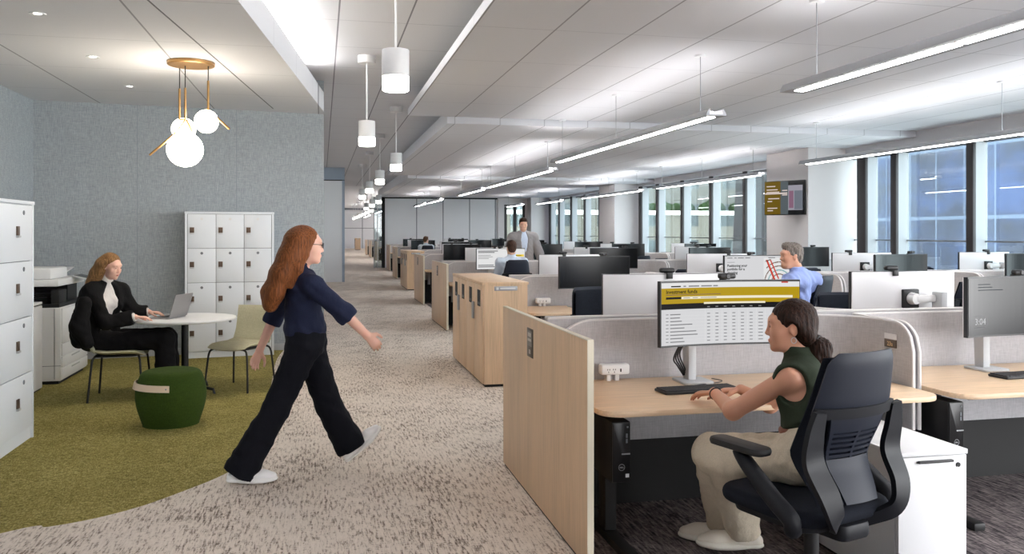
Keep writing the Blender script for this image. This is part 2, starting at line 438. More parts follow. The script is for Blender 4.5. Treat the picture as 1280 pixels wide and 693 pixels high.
# floor and the green inlay with its curved edge
sbox('floor', M['beige'], -6, 12.2, -6.6, 90, -.1, 0)
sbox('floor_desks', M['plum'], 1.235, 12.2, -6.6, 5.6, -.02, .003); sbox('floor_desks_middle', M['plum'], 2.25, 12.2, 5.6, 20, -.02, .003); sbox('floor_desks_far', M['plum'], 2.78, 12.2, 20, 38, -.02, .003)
gp = []
for px, py in ((1, 667), (60, 659), (120, 648), (180, 632), (235, 612), (270, 598), (292, 585), (312, 560), (326, 525), (338, 485), (345, 452)):
    d = F * EYE / (py - HY); r = (px - 640) * d / F; gp.append((r * CS + d * SN, -r * SN + d * CS))
sp = [(p.x, p.y) for p in spline([(-2.9, 3.9, 0)] + [(x, y, 0) for x, y in gp] + [(-.50, 11.7, 0)], 6)]
gpoly = [(-5.9, 3.2)] + sp + [(-5.9, 11.75)]
struct(MB().prism(gpoly, -.02, .004).build('floor_lounge', M['green']))

# walls round the lounge
sbox('wall_left', M['fabwall'], -3.6, -3.43, -6.4, 11.4, 0, 3.66)
fx = Vector((.03 + 3.43, 11.81 - 11.31, 0)); L = fx.length; ang = math.degrees(math.atan2(fx.y, fx.x))
w = MB().box(0, L, 0, .16, 0, 3.66); w.xf(T(-3.43, 11.31, 0) @ RZ(ang)); struct(w.build('wall_lounge', M['fabwall']))
for i, s in enumerate((1.16, 2.36)):
    w = MB().box(s - .003, s + .003, -.003, .01, .0, 3.2); w.xf(T(-3.43, 11.31, 0) @ RZ(ang)); struct(w.build('trim_%d' % (1 + i), mat('seam_grey', (132, 140, 146), .9)))
w = MB().box(.4, L, -.012, .0, .0, .09); w.xf(T(-3.43, 11.31, 0) @ RZ(ang)); struct(w.build('baseboard_lounge', M['plast2']))
sbox('wall_light_blocker', M['wallwhite'], -6, 4.5, -6.6, -6.4, 0, 3.7)  # unseen part-width wall, added to cut the sky light coming from behind
sbox('wall_corridor_left', M['wallwhite'], -.15, .02, 11.95, 27.5, 0, 3.66)
struct(MB().prism(EDGE + [(-3.6, 11.45), (-3.6, -4)][:0] + [(.03, 11.9), (-3.6, 11.45), (-3.6, -4.0)], 3.2, 3.46).build('ceiling_lounge', [M['ceill']]))
def strip(name, a, b, off, z, wd, m):
    a, b = Vector((*a, 0)), Vector((*b, 0)); t = (b - a).normalized(); n = Vector((-t.y, t.x, 0))
    poly = [(a + n * (off + q))[:2] for q in (-wd / 2,)] + [(b + n * (off - wd / 2))[:2], (b + n * (off + wd / 2))[:2], (a + n * (off + wd / 2))[:2]]
    return struct(MB().prism(poly, z - .002, z + .01).build(name, m))
def cove(a, b, off, z, wd):
    a, b = Vector((*a, 0)), Vector((*b, 0)); t = (b - a).normalized(); n = Vector((-t.y, t.x, 0)); o = thing('cove_light', 'hidden linear light on top of the slanting lounge soffit', 'light', (a + b) / 2 + Vector((0, 0, z)))
    m = (a + b) / 2; P = [a + n * (off - wd), b + n * (off - wd), b + n * (off + wd), a + n * (off + wd)]
    MB().prism([(p.x - m.x, p.y - m.y) for p in P], 0, .02).build('channel', M['alu'], o)
    q = MB(); L = (b - a).length / 2; q.box(-.028, .028, -L, L, 0, .004); q.xf(Matrix.Rotation(math.atan2(-t.x, t.y), 4, 'Z') @ T(-off, 0, .05) @ Matrix.Rotation(R(62), 4, 'Y')); q.build('diffuser', M['cove'], o)
cove((-1.69, -4.0), (-.07, 10.6), .11, 3.46, .05)
strip('trim_3', EDGE[1], (.0, 11.35), .62, 3.2, .014, mat('joint_grey', (120, 120, 124), .9))
strip('trim_4', EDGE[0], EDGE[1], .62, 3.2, .014, MATS['joint_grey'])

# the open office ceilings: corridor slab above, lower board fields stepping along the corridor
sbox('ceiling', M['ceilc'], -4, 10.6, -6.4, 38.2, 3.66, 3.8)
sbox('ceiling_field_near', M['ceil1'], 1.27, 10.12, -6.4, 12.75, 3.35, 3.45, bev=.004)
sbox('ceiling_field_middle', M['ceil1'], 1.87, 10.12, 12.78, 24.6, 3.25, 3.45, bev=.004)
sbox('ceiling_field_far', M['ceil1'], 2.45, 10.12, 24.63, 38.0, 3.17, 3.45, bev=.004)

# window side
YF = [11.5 + 1.84 * n for n in range(-4, 15)]
COLS = [(14.82, 16.4), (26.0, 27.55), (37.2, 38.0)]
sbox('wall_right_head', M['wallwhite'], 10.12, 10.5, 2, 38.2, 3.08, 3.66)
sbox('wall_right_sill', M['wallwhite'], 10.2, 10.5, 2, 38.2, 0, .28)
for i, (a, b) in enumerate(COLS): sbox('wall_column_%d' % (i + 1), M['colpaint'], 9.3, 10.4, a, b, 0, 3.4)
def fin(i, y, wd=.15):
    o = struct(MB().box(10.13, 10.36, y - wd / 2 + .01, y + wd / 2 - .01, .28, 3.08).build('trim_%d' % i, M['mullw']))
    MB().box(10.08, 10.14, y - wd / 2, y + wd / 2, .28, 3.08, bev=.006).build('frame_cap', M['mullion'], o)
ti = 10
for y in YF:
    if any(a - .12 < y < b + .12 for a, b in COLS): continue
    fin(ti, y); ti += 1
fin(ti, 14.27, .26); ti += 1
fin(ti, 25.78, .22); ti += 1; fin(ti, 36.9, .25); ti += 1
wi = 1
ends = sorted([y for y in YF])
for a, b in zip(ends, ends[1:]):
    o = struct(MB().box(10.325, 10.335, a, b, .28, 3.08).build('window_%d' % wi, M['glass']))
    fr = MB()
    fr.box(10.30, 10.36, a, b, .28, .34).box(10.30, 10.36, a, b, 3.02, 3.08).box(10.315, 10.345, a, b, 1.425, 1.45)
    fr.build('window_frame', M['steel'], o); wi += 1

# far end of the hall and the zone beyond the corridor
sbox('wall_portal', M['panelwhite'], -.02, .64, 27.5, 27.62, 0, 3.25)
sbox('wall_portal_edge', M['blue_edge'], .64, .72, 27.48, 27.64, 0, 3.25)
sbox('wall_portal_head', M['blue_edge'], .02, .72, 27.5, 27.64, 3.26, 3.66)
sbox('trim_5', M['black'], .02, .72, 27.49, 27.5, 3.24, 3.27)
sbox('wall_back', M['panelwhite'], 2.74, 7.9, 38.0, 38.15, 0, 3.3)
sbox('trim_6', M['dark'], 2.74, 7.9, 37.97, 38.0, 3.11, 3.17)
sbox('trim_7', M['dark'], 2.62, 2.76, 37.93, 38.12, 0, 3.17, bev=.01)
for i, x in enumerate((4.18, 5.38, 6.6, 7.8)): sbox('trim_%d' % (80 + i), M['gap'], x - .018, x + .018, 37.985, 38.0, 0, 3.11)
sbox('wall_back_right', M['colpaint'], 7.9, 8.2, 37.9, 38.15, 0, 3.3); sbox('wall_back_corner', M['colpaint'], 9.2, 10.4, 38.0, 38.15, 0, 3.3)
sbox('wall_back_head', M['colpaint'], 8.2, 9.2, 38.0, 38.15, 2.87, 3.3); sbox('wall_back_sill', M['colpaint'], 8.2, 9.2, 38.0, 38.15, 0, .3)
o = struct(MB().box(8.2, 9.2, 38.08, 38.09, .3, 2.87).build('window_%d' % wi, M['glass'])); wi += 1
MB().box(8.2, 8.34, 37.96, 38.1, .3, 2.87).box(8.66, 8.8, 37.98, 38.1, .3, 2.87).box(9.1, 9.2, 37.98, 38.1, .3, 2.87).box(8.2, 9.2, 38.0, 38.1, 2.8, 2.87).build('window_frame', M['mullion'], o)
o = struct(MB().box(2.30, 2.62, 38.03, 38.04, .02, 3.1).build('window_%d' % wi, M['glass']))
MB().box(2.26, 2.30, 38.0, 38.07, 0, 3.17).box(2.42, 2.45, 38.0, 38.07, 0, 3.17).box(2.26, 2.62, 38.0, 38.07, 3.1, 3.17).build('window_frame', M['plast2'], o)
sbox('wall_far_left', M['wallwhite'], .5, .62, 27.64, 86, 0, 3.7)
sbox('wall_far', M['panelwhite'], .5, 11.6, 86, 86.2, 0, 3.75)
for i, x in enumerate((2.2, 4.0, 5.8)): sbox('trim_%d' % (90 + i), M['gap'], x - .03, x + .03, 85.98, 86, 0, 3.7)
sbox('trim_95', M['gap'], .6, 11.4, 85.98, 86, 2.0, 2.05)
sbox('ceiling_far', M['white'], .5, 11.6, 38.2, 86.2, 3.7, 3.85)
sbox('trim_8', M['gap'], .5, 11.4, 74, 74.3, 3.55, 3.7)

# ------------------------------------------------------------------ outside
def m_facade(name, wall, glassc, wx, wz, fx=.7, fz=.6, rough=.5, glow=0, stripes=None):
    m = mat(name, wall, rough); t = NT(m)
    g = t.n('ShaderNodeTexCoord').outputs['Object']; sp = t.n('ShaderNodeSeparateXYZ'); t.l(g, sp.inputs[0])
    hx = t.math('ADD', sp.outputs[0], sp.outputs[1])
    a = t.math('LESS_THAN', t.math('PINGPONG', hx, wx / 2), wx / 2 * fx); b = t.math('LESS_THAN', t.math('PINGPONG', sp.outputs[2], wz / 2), wz / 2 * fz)
    f = t.math('MULTIPLY', a, b); n = t.noise(t.pos((.5, .5, 1), False), .35, 4, .7)
    gc = t.ramp(n, [(.35, tuple(v * .6 for v in glassc)), (.5, glassc), (.65, tuple(min(255, v * 1.45) for v in glassc))])
    t.col(t.mix(f, wall, gc)); return m
def building(name, label, x0, x1, y0, y1, z0, z1, wall, glassc, wx, wz, fx, fz, roof, lean=0):
    t = thing(name, label, 'building', ((x0 + x1) / 2, (y0 + y1) / 2, z0))
    hx, hy, h = (x1 - x0) / 2, (y1 - y0) / 2, z1 - z0
    sh = Matrix.Identity(4); sh[1][2] = lean
    b = MB().box(-hx, hx, -hy, hy, 0, h); b.xf(sh); b.build('facade', m_facade(name + '_wall', wall, glassc, wx, wz, fx, fz), t)
    r = MB().box(-hx - .2, hx + .2, -hy - .2, hy + .2, h, h + .6); r.xf(sh); r.build('roof', mat(name + '_roof', roof, .8), t); return t
building('glass_tower', 'blue glass office tower close outside the right-hand windows', 30, 48, 20, 52, -30, 45, (70, 82, 100), (24, 36, 60), 1.9, 3.4, .95, .95, (70, 84, 100))
building('maroon_tower', 'dark maroon tower with a slanting edge beyond the middle windows', 42, 50, 62, 84, -30, 50, (12, 8, 11), (20, 10, 14), 5, 3.2, .9, .7, (70, 60, 66), lean=-.10)
building('stone_building', 'pale stone building far outside the middle windows', 10, 120, 108, 125, -30, 4, (84, 80, 70), (44, 52, 52), 6, 4.2, .45, .55, (210, 206, 196))
building('pale_tower', 'tall pale building rising behind the green roof terrace', 14, 110, 128, 150, -30, 24, (92, 90, 84), (70, 75, 76), 7, 5, .4, .5, (220, 218, 210))
t = thing('roof_garden', 'green shrubs along the roof terrace of the pale stone building', 'shrubs', (80, 112, 4.6))
ps = []
for k in range(46): ps.append(el((-35 + k * 1.5 + random.random(), random.uniform(-2, 2), .4), (random.uniform(.9, 1.8), 1.2, random.uniform(.7, 1.6)), .3))
blob('foliage', ps, .35, m_fabric('leaf_green', (34, 48, 20), .6, 1.3, .02), t)

# ------------------------------------------------------------------ daylight
wd = bpy.data.worlds.new('sky'); scn.world = wd; wd.use_nodes = True; nt = wd.node_tree; bg = nt.nodes['Background']
tc = nt.nodes.new('ShaderNodeTexCoord'); sx = nt.nodes.new('ShaderNodeSeparateXYZ'); nt.links.new(tc.outputs['Generated'], sx.inputs[0])
cr = nt.nodes.new('ShaderNodeValToRGB'); nt.links.new(sx.outputs[2], cr.inputs[0])
e = cr.color_ramp.elements; e[0].position = .0; e[0].color = (1, 1, 1, 1); e[1].position = .7; e[1].color = (.85, .92, 1, 1)
nt.links.new(cr.outputs[0], bg.inputs['Color']); bg.inputs['Strength'].default_value = 5.2
su = bpy.data.lights.new('sun', 'SUN'); su.energy = 2.5; su.angle = R(3); su.color = (1, .96, .9); so = bpy.data.objects.new('sun', su); COL.objects.link(so)
so.rotation_euler = Vector((.35, .9, -.75)).to_track_quat('-Z', 'Y').to_euler()
# ------------------------------------------------------------------ lamps
def at(px, py, Z):
    """a measured direction carried to the height Z"""
    d = F * (EYE - Z) / (py - HY); r = (px - 640) * d / F
    return Vector((r * CS + d * SN, -r * SN + d * CS, Z))
def atd(px, py, d):
    r = (px - 640) * d / F
    return Vector((r * CS + d * SN, -r * SN + d * CS, EYE - (py - HY) * d / F))
def ceil_z(y): return 3.7 if y > 38 else 3.35 if y < 12.75 else (3.25 if y < 24.6 else 3.17)
ORD = ['first', 'second', 'third', 'fourth', 'fifth', 'sixth', 'seventh', 'eighth', 'ninth', 'tenth', 'eleventh', 'twelfth', 'thirteenth']
def linear_light(x, y0, y1, label, Z=2.70, splits=(), lite=False):
    ym = (y0 + y1) / 2; cz = ceil_z(ym)
    t = thing('linear_pendant', label, 'light', (x, ym, Z), 0, 'long linear lights over the desks')
    a, b = y0 - ym, y1 - ym
    q = MB()
    prof = [(-.105, .0), (-.100, .026), (-.078, .062), (-.070, .062), (-.064, .016), (.064, .016), (.070, .062), (.078, .062), (.100, .026), (.105, .0)]
    q.prism(prof, a, b, 'y'); q.build('housing', M['alu'], t)
    cut = [a + .09] + [s - ym for s in splits] + [b - .09]
    s = MB()
    for u, v in zip(cut, cut[1:]): s.box(-.040, .040, u + .02, v - .02, -.005, .002)
    s.build('diffuser', M['strip'], t)
    q = MB()
    for sg in (-1, 1):
        w = MB().box(-.02, .02, a + .1, b - .1, 0, .003); w.xf(T(sg * .022, 0, .036) @ Matrix.Rotation(R(sg * 58), 4, 'Y')); me = bpy.data.meshes.new('w'); w.bm.to_mesh(me); qb = bmesh.new(); qb.from_mesh(me); q._take(qb); w.bm.free()
    q.build('uplight_diffuser', M['uplight'], t)
    ys = [a + .35, b - .35] if b - a < 4.2 else [a + .35, (a + b) / 2, b - .35]
    for yy in ys:
        c = ceil_z(ym + yy) - Z
        MB().cyl((0, yy, .05), (0, yy, c), .004, seg=6).cyl((0, yy, .05), (0, yy, .085), .012, seg=8).build('suspension_cable', M['alu'], t)
        MB().cyl((0, yy, c - .018), (0, yy, c), .055, seg=20).build('canopy', M['white'], t)
    return t
rows = [
 (3.68, -6.2, -1.5, 'unseen linear light above the aisle behind the viewer, added to light the foreground', ()),  # out of view, added to light the foreground
 (3.68, -.6, 6.1, 'long linear light nearest the viewer, running out of the top right corner', (4.28,)),
 (3.68, 7.42, 13.05, 'long linear light with dark end cap hanging above the second desk row, near centre right', (9.25,)),
 (4.05, 14.6, 20.65, 'linear light above the head of the standing man, third along its line', (16.6,)),
 (4.1, 21.4, 25.4, 'shorter linear light just beyond the one above the standing man', ()),
 (4.0, 28.55, 32.2, 'small far linear light before the white end wall, right of its pair', ()),
 (3.95, 32.7, 36.3, 'smallest far linear light before the white end wall, left of its pair', ()),
 (7.75, -4.5, 1.5, 'unseen linear light near the windows behind the viewer, added for its light', ()),  # unseen as well, an added source for the near room
 (7.75, 4.2, 12.47, 'long linear light crossing in front of the big blue windows at right', ()),
 (8.35, 14.9, 20.2, 'linear light hanging in front of the pale windows left of the wall television', ()),
 (8.38, 21.3, 26.6, 'linear light before the white column in the middle of the window side', ()),
 (8.3, 28.7, 32.2, 'small linear light by the windows behind the standing man, to his right', ()),
 (7.95, 33.2, 36.2, 'smallest linear light by the windows, before the far corner window', ()),
]
for x, y0, y1, lb, sp in rows: linear_light(x, y0, y1, lb, splits=sp)

def cyl_pendant():
    t = thing('cylinder_pendant', '', 'light', (0, 0, 2.6), 0, 'white cylinder pendants along the corridor')
    MB().lathe([(.0, .1), (.093, .1), (.0975, .104), (.0975, .29), (.0955, .295), (0, .295)], 36).build('shade', M['plast'], t)
    MB().lathe([(.0, 0), (.086, 0), (.0945, .006), (.0955, .1), (0, .1)], 36).build('diffuser', M['lampglow'], t)
    MB().cyl((0, 0, .29), (0, 0, 1.06), .009, seg=10).build('stem', M['plast'], t)
    MB().lathe([(0, .97), (.1, .97), (.105, .975), (.105, 1.06), (0, 1.06)], 32).build('canopy', M['plast'], t)
    return t
CP = cyl_pendant()
for k in range(16):
    x = .52 if k < 2 else (1.2 if k < 6 else (1.95 if k < 9 else 2.4))
    y = 6.1 + 3.95 * k
    if k >= 8: y += .5
    lb = '%s white cylinder pendant along the corridor, counted from the viewer' % (ORD[k] if k < 13 else ['fourteenth', 'fifteenth', 'sixteenth'][k - 13])
    if k == 0: o = CP; o.location = (x, y, 2.6); o['label'] = 'largest white cylinder pendant, nearest, cut by the top of the photo'
    else: dup(CP, (x, y, 2.6), 0, lb)
# one behind the viewer keeps the spacing
dup(CP, (.52, 2.15, 2.6), 0, 'white cylinder pendant over the corridor behind the viewer')

# brass cluster over the round table
def globe_cluster():
    C0 = Vector((-1.21, 8.48, 3.2)); t = thing('globe_pendant', 'brass cluster pendant with three glowing opal globes over the white round table', 'light', C0)
    MB().lathe([(0, -.035), (.205, -.035), (.215, -.028), (.215, -.004), (.2, 0), (0, 0)], 48).build('canopy', M['brass'], t)
    for c, r, rod, top, tilt in (
        (atd(258, 152, 8.02), .110, (260.3, 101, 137), None, ((259, 136), (287, 161.5))),
        (atd(231.3, 187, 8.0), .165, (231.5, 110, 150), None, ((220, 166), (187, 194))),
        (atd(229.5, 162, 8.22), .112, (224.5, 111, 150), None, ((232.5, 149), (241.5, 166.5)))):
        d = 8.02 if c.z > 2.6 and r < .111 else (8.0 if r > .15 else 8.1)
        a = atd(rod[0], rod[1], d); b = atd(rod[0], rod[2], d); b.x, b.y = a.x, a.y
        MB().cyl(Vector((a.x, a.y, 3.17)) - C0, a - C0, .005, seg=8).build('cable', M['black'], t)
        e0, e1 = atd(*tilt[0], d), atd(*tilt[1], d)
        MB().cyl(a - C0, b - C0, .011, seg=12).cyl(b - C0, e0 - C0, .009, seg=10).cyl(e0 - C0, e1 - C0, .011, seg=12).build('rod', M['brass'], t)
        g = MB(); g.lathe([(r * math.sin(math.pi * i / 24) if 0 < i < 24 else 0, -r * math.cos(math.pi * i / 24)) for i in range(25)], 48, tuple(c - C0))
        g.build('globe', M['globe'], t, 180)
globe_cluster()
for i, ((px, py), w) in enumerate((((47, 17), 'nearest the top left corner of the photo'), ((116, 71), 'middle of the three in the lounge ceiling'), ((162, 108), 'farthest of the three in the lounge ceiling'))):
    p = at(px, py, 3.2); t = thing('recessed_downlight', 'small round recessed downlight ' + w, 'light', p, 0, 'downlights in the lounge ceiling')
    MB().lathe([(.03, -.002), (.056, -.006), (.06, 0), (.03, 0)], 24, cap=False).build('trim_ring', M['white'], t)
    MB().lathe([(0, -.001), (.03, -.001), (.03, .001), (0, .001)], 20).build('lens', mat('downlight_lens', (255, 250, 240), .3, emit=7), t)
# lights of the far zone
for i, (x, y0, y1) in enumerate(((3.2, 44, 52), (3.2, 58, 66))):
    linear_light(x, y0, y1, ['far zone linear light beyond the corridor, nearer of the left pair', 'far zone linear light beyond the corridor, farther of the left pair', 'far zone linear light at the right, nearer', 'far zone linear light at the right, farther'][i], Z=2.75)
# ------------------------------------------------------------------ office furniture, one of each kind
def onX(px, py, X):
    t = (px - 640) / F; d = X / (t * CS + SN); r = t * d
    return (-r * SN + d * CS, EYE - (py - HY) * d / F)

def task_chair(lift=0):
    t = thing('task_chair', '', 'chair', (0, 0, 0), 0, 'dark task chairs at the desks')
    C, D, FB = M['chair'], M['chairdk'], M['chairfab']
    # seat
    MB().prism(rrect(-.25, .25, -.235, .275, .10, 8), .412, .476, bev=.03, seg=4).build('seat', FB, t, 60)
    MB().prism(rrect(-.22, .22, -.19, .22, .08), .385, .42, bev=.012).build('seat_shell', D, t)
    # back: cushion in front, pad shell above, slotted shell below, wishbone frame
    def yb(z): return -.215 + .035 * math.exp(-((z - .66) / .1) ** 2) - .16 * max(0, z - .62)
    def hw(z): return .135 + .085 * min(1, max(0, (z - .48) / .2)) - .055 * max(0, (z - .78) / .3)
    def bk(u, v, z0, z1, off, wk=1.0, wf=None):
        z = z0 + (z1 - z0) * v; s = 2 * u - 1; w = (wf(z) if wf else hw(z)) * wk
        return (s * w, yb(z) + off + .055 * abs(s * w / .22) ** 2, z)
    MB().sheet(lambda u, v: bk(u, v, .475, 1.045, .028), 18, 24, lambda u, v: .045 * max(.12, 1 - abs(2 * u - 1) ** 6) * max(.2, 1 - abs(2 * v - 1) ** 10)).build('backrest_cushion', FB, t, 60)
    def padw(z):
        e = max(0, (z - 1.0) / .065); return hw(z) * (1 - .16 * e ** 3)
    MB().sheet(lambda u, v: bk(u, v, .835, 1.065, -.008, 1.03, padw), 18, 12, lambda u, v: .034 * max(.25, 1 - abs(2 * u - 1) ** 8) * max(.3, 1 - abs(2 * v - 1) ** 8)).build('headrest_pad', C, t, 60)
    inner = lambda z: .085 + .17 * max(0, z - .50) ** .9
    MB().sheet(lambda u, v: bk(u, v, .765, .85, -.012, 1, inner), 14, 6, .012).build('back_shell', C, t, 60)
    MB().sheet(lambda u, v: bk(u, v, .50, .655, -.012 - .035 * (1 - v), 1, inner), 14, 8, .012).build('lower_shell', C, t, 60)
    q = MB()
    for i in range(5):
        z = .662 + i * .0215; q.sheet(lambda u, v: bk(u, v, z, z + .011, -.012, 1, inner), 14, 1, .011)
    for x in (-1, 0, 1): q.sheet(lambda u, v: bk(.5 + x * .47 + (u - .5) * .05, v, .655, .766, -.012, 1, inner), 1, 6, .012)
    q.build('lumbar_slats', C, t, 60)
    q = MB()
    for s in (-1, 1):
        path = spline([(s * .212, yb(.85) + .01, .852), (s * .222, yb(.76) + .0, .76), (s * .216, yb(.66) - .03, .66), (s * .20, -.272, .55), (s * .165, -.275, .46), (s * .085, -.20, .405)], 7)
        wd = [.026 + .022 * math.sin(math.pi * min(1, i / (len(path) - 1) * 1.1)) for i in range(len(path))]
        n = len(path) - 1
        def fn(u, v, path=path, wd=wd, s=s):
            i = min(n, int(round(u * n))); p = path[i]; a = path[min(n, i + 1)] - path[max(0, i - 1)]; a.normalize()
            w = Vector((0, -1, 0)).cross(a).normalized(); return p + w * (v - .5) * 2 * wd[i] + Vector((0, .022 * (2 * v - 1) * s * (-1 if w.x * s > 0 else 1), 0)) * 0
        q.sheet(fn, n, 3, .022)
    q.build('back_frame', D, t, 50)
    MB().sheet(lambda u, v: bk(u, v, .822, .862, -.024, 1.04), 18, 3, .014).build('cross_bar', D, t, 50)
    MB().prism(rrect(-.085, .085, -.24, .02, .04), .35, .415, bev=.015).build('mechanism', D, t)
    for s in (-1, 1):
        MB().prism(rrect(s * .275 - .048, s * .275 + .048, -.05, .235, .04), .655, .685, bev=.012).build('armrest_pad', M['black'], t)
        q = MB(); path = spline([(s * .275, .10, .652), (s * .279, .05, .61), (s * .283, -.08, .515), (s * .278, -.165, .455), (s * .25, -.15, .405), (s * .14, -.08, .385)], 6)
        q.tube(path, [.026 + .008 * math.sin(math.pi * i / (len(path) - 1)) for i in range(len(path))], 10); q.build('armrest_stem', D, t, 60)
    MB().cyl((0, -.02, .1), (0, -.02, .36), .028, .03, 20).cyl((0, -.02, .1), (0, -.02, .2), .04, .038, 20).build('gas_column', M['black'], t)
    q = MB()
    for k in range(5):
        a = R(18 + 72 * k); c, s = math.cos(a), math.sin(a)
        q.tube([(.03 * c, -.02 + .03 * s, .115), (.16 * c, -.02 + .16 * s, .105), (.30 * c, -.02 + .30 * s, .075)], [.032, .026, .018], 10)
    b = q.build('star_base', M['black'], t, 60)
    for k in range(5):
        a = R(18 + 72 * k); c, s = math.cos(a), math.sin(a); x, y = .30 * c, -.02 + .30 * s
        w = MB()
        for o in (-.017, .017): w.cyl((x - s * o - s * .009, y + c * o + c * .009, .029), (x - s * o + s * .009, y + c * o - c * .009, .029), .029, seg=16)
        w.cyl((x, y, .05), (x, y, .08), .01, seg=8); w.build('caster', M['black'], b)
    if lift:
        for c in t.children:
            if c.name.startswith('star_base'): continue
            for v in c.data.vertices:
                if not c.name.startswith('gas_column') or v.co.z > .3: v.co.z += lift
    return t

MONR = 1.7
def bend(x, z, off=0): return (x, MONR - math.sqrt(MONR * MONR - x * x) - off if False else -(MONR - math.sqrt(MONR * MONR - x * x)) - off, z)
MW, MH = .422, .180     # half width, half height of the curved panel; centre is .40 above the desk
MZ = .395
def curved_quad(bm, x0, x1, z0, z1, off, mi, n=None):
    n = n or max(1, int((x1 - x0) / .05)); vs_ = []
    for i in range(n + 1):
        x = x0 + (x1 - x0) * i / n; vs_.append((bm.verts.new(bend(x, z0, off)), bm.verts.new(bend(x, z1, off))))
    for a, b in zip(vs_, vs_[1:]):
        f = bm.faces.new([a[0], b[0], b[1], a[1]]); f.material_index = mi
def curved_text(bm, s, size, x, z, off, mi, bold=0, wide=1.0):
    me = text_mesh(s, size, bold); n0 = len(bm.faces); q = bmesh.new(); q.from_mesh(me); vm = {}
    for v in q.verts: vm[v] = bm.verts.new(bend(x + v.co.x * wide, z + v.co.y, off))
    for f in q.faces:
        try: g = bm.faces.new([vm[v] for v in f.verts]); g.material_index = mi
        except ValueError: pass
    q.free(); bpy.data.meshes.remove(me)
def scr(name, rgb, e=.5):
    m = mat(name, (6, 6, 7), .5, emit=e, emitc=rgb, spec=.06); return m
SC = [M['off'], scr('pixel_white', (226, 226, 226)), scr('pixel_gold', (178, 148, 8)), scr('pixel_black', (10, 10, 12), .2), scr('pixel_grey', (128, 128, 130)), scr('pixel_light', (212, 212, 214)),
      scr('pixel_cream', (240, 232, 206)), scr('pixel_red', (196, 66, 50)), scr('pixel_teal', (120, 168, 172)), scr('pixel_brown', (122, 96, 84)), scr('pixel_yellow', (238, 208, 60)), scr('pixel_paper', (214, 220, 214)), scr('pixel_dim', (70, 80, 90), .3)]
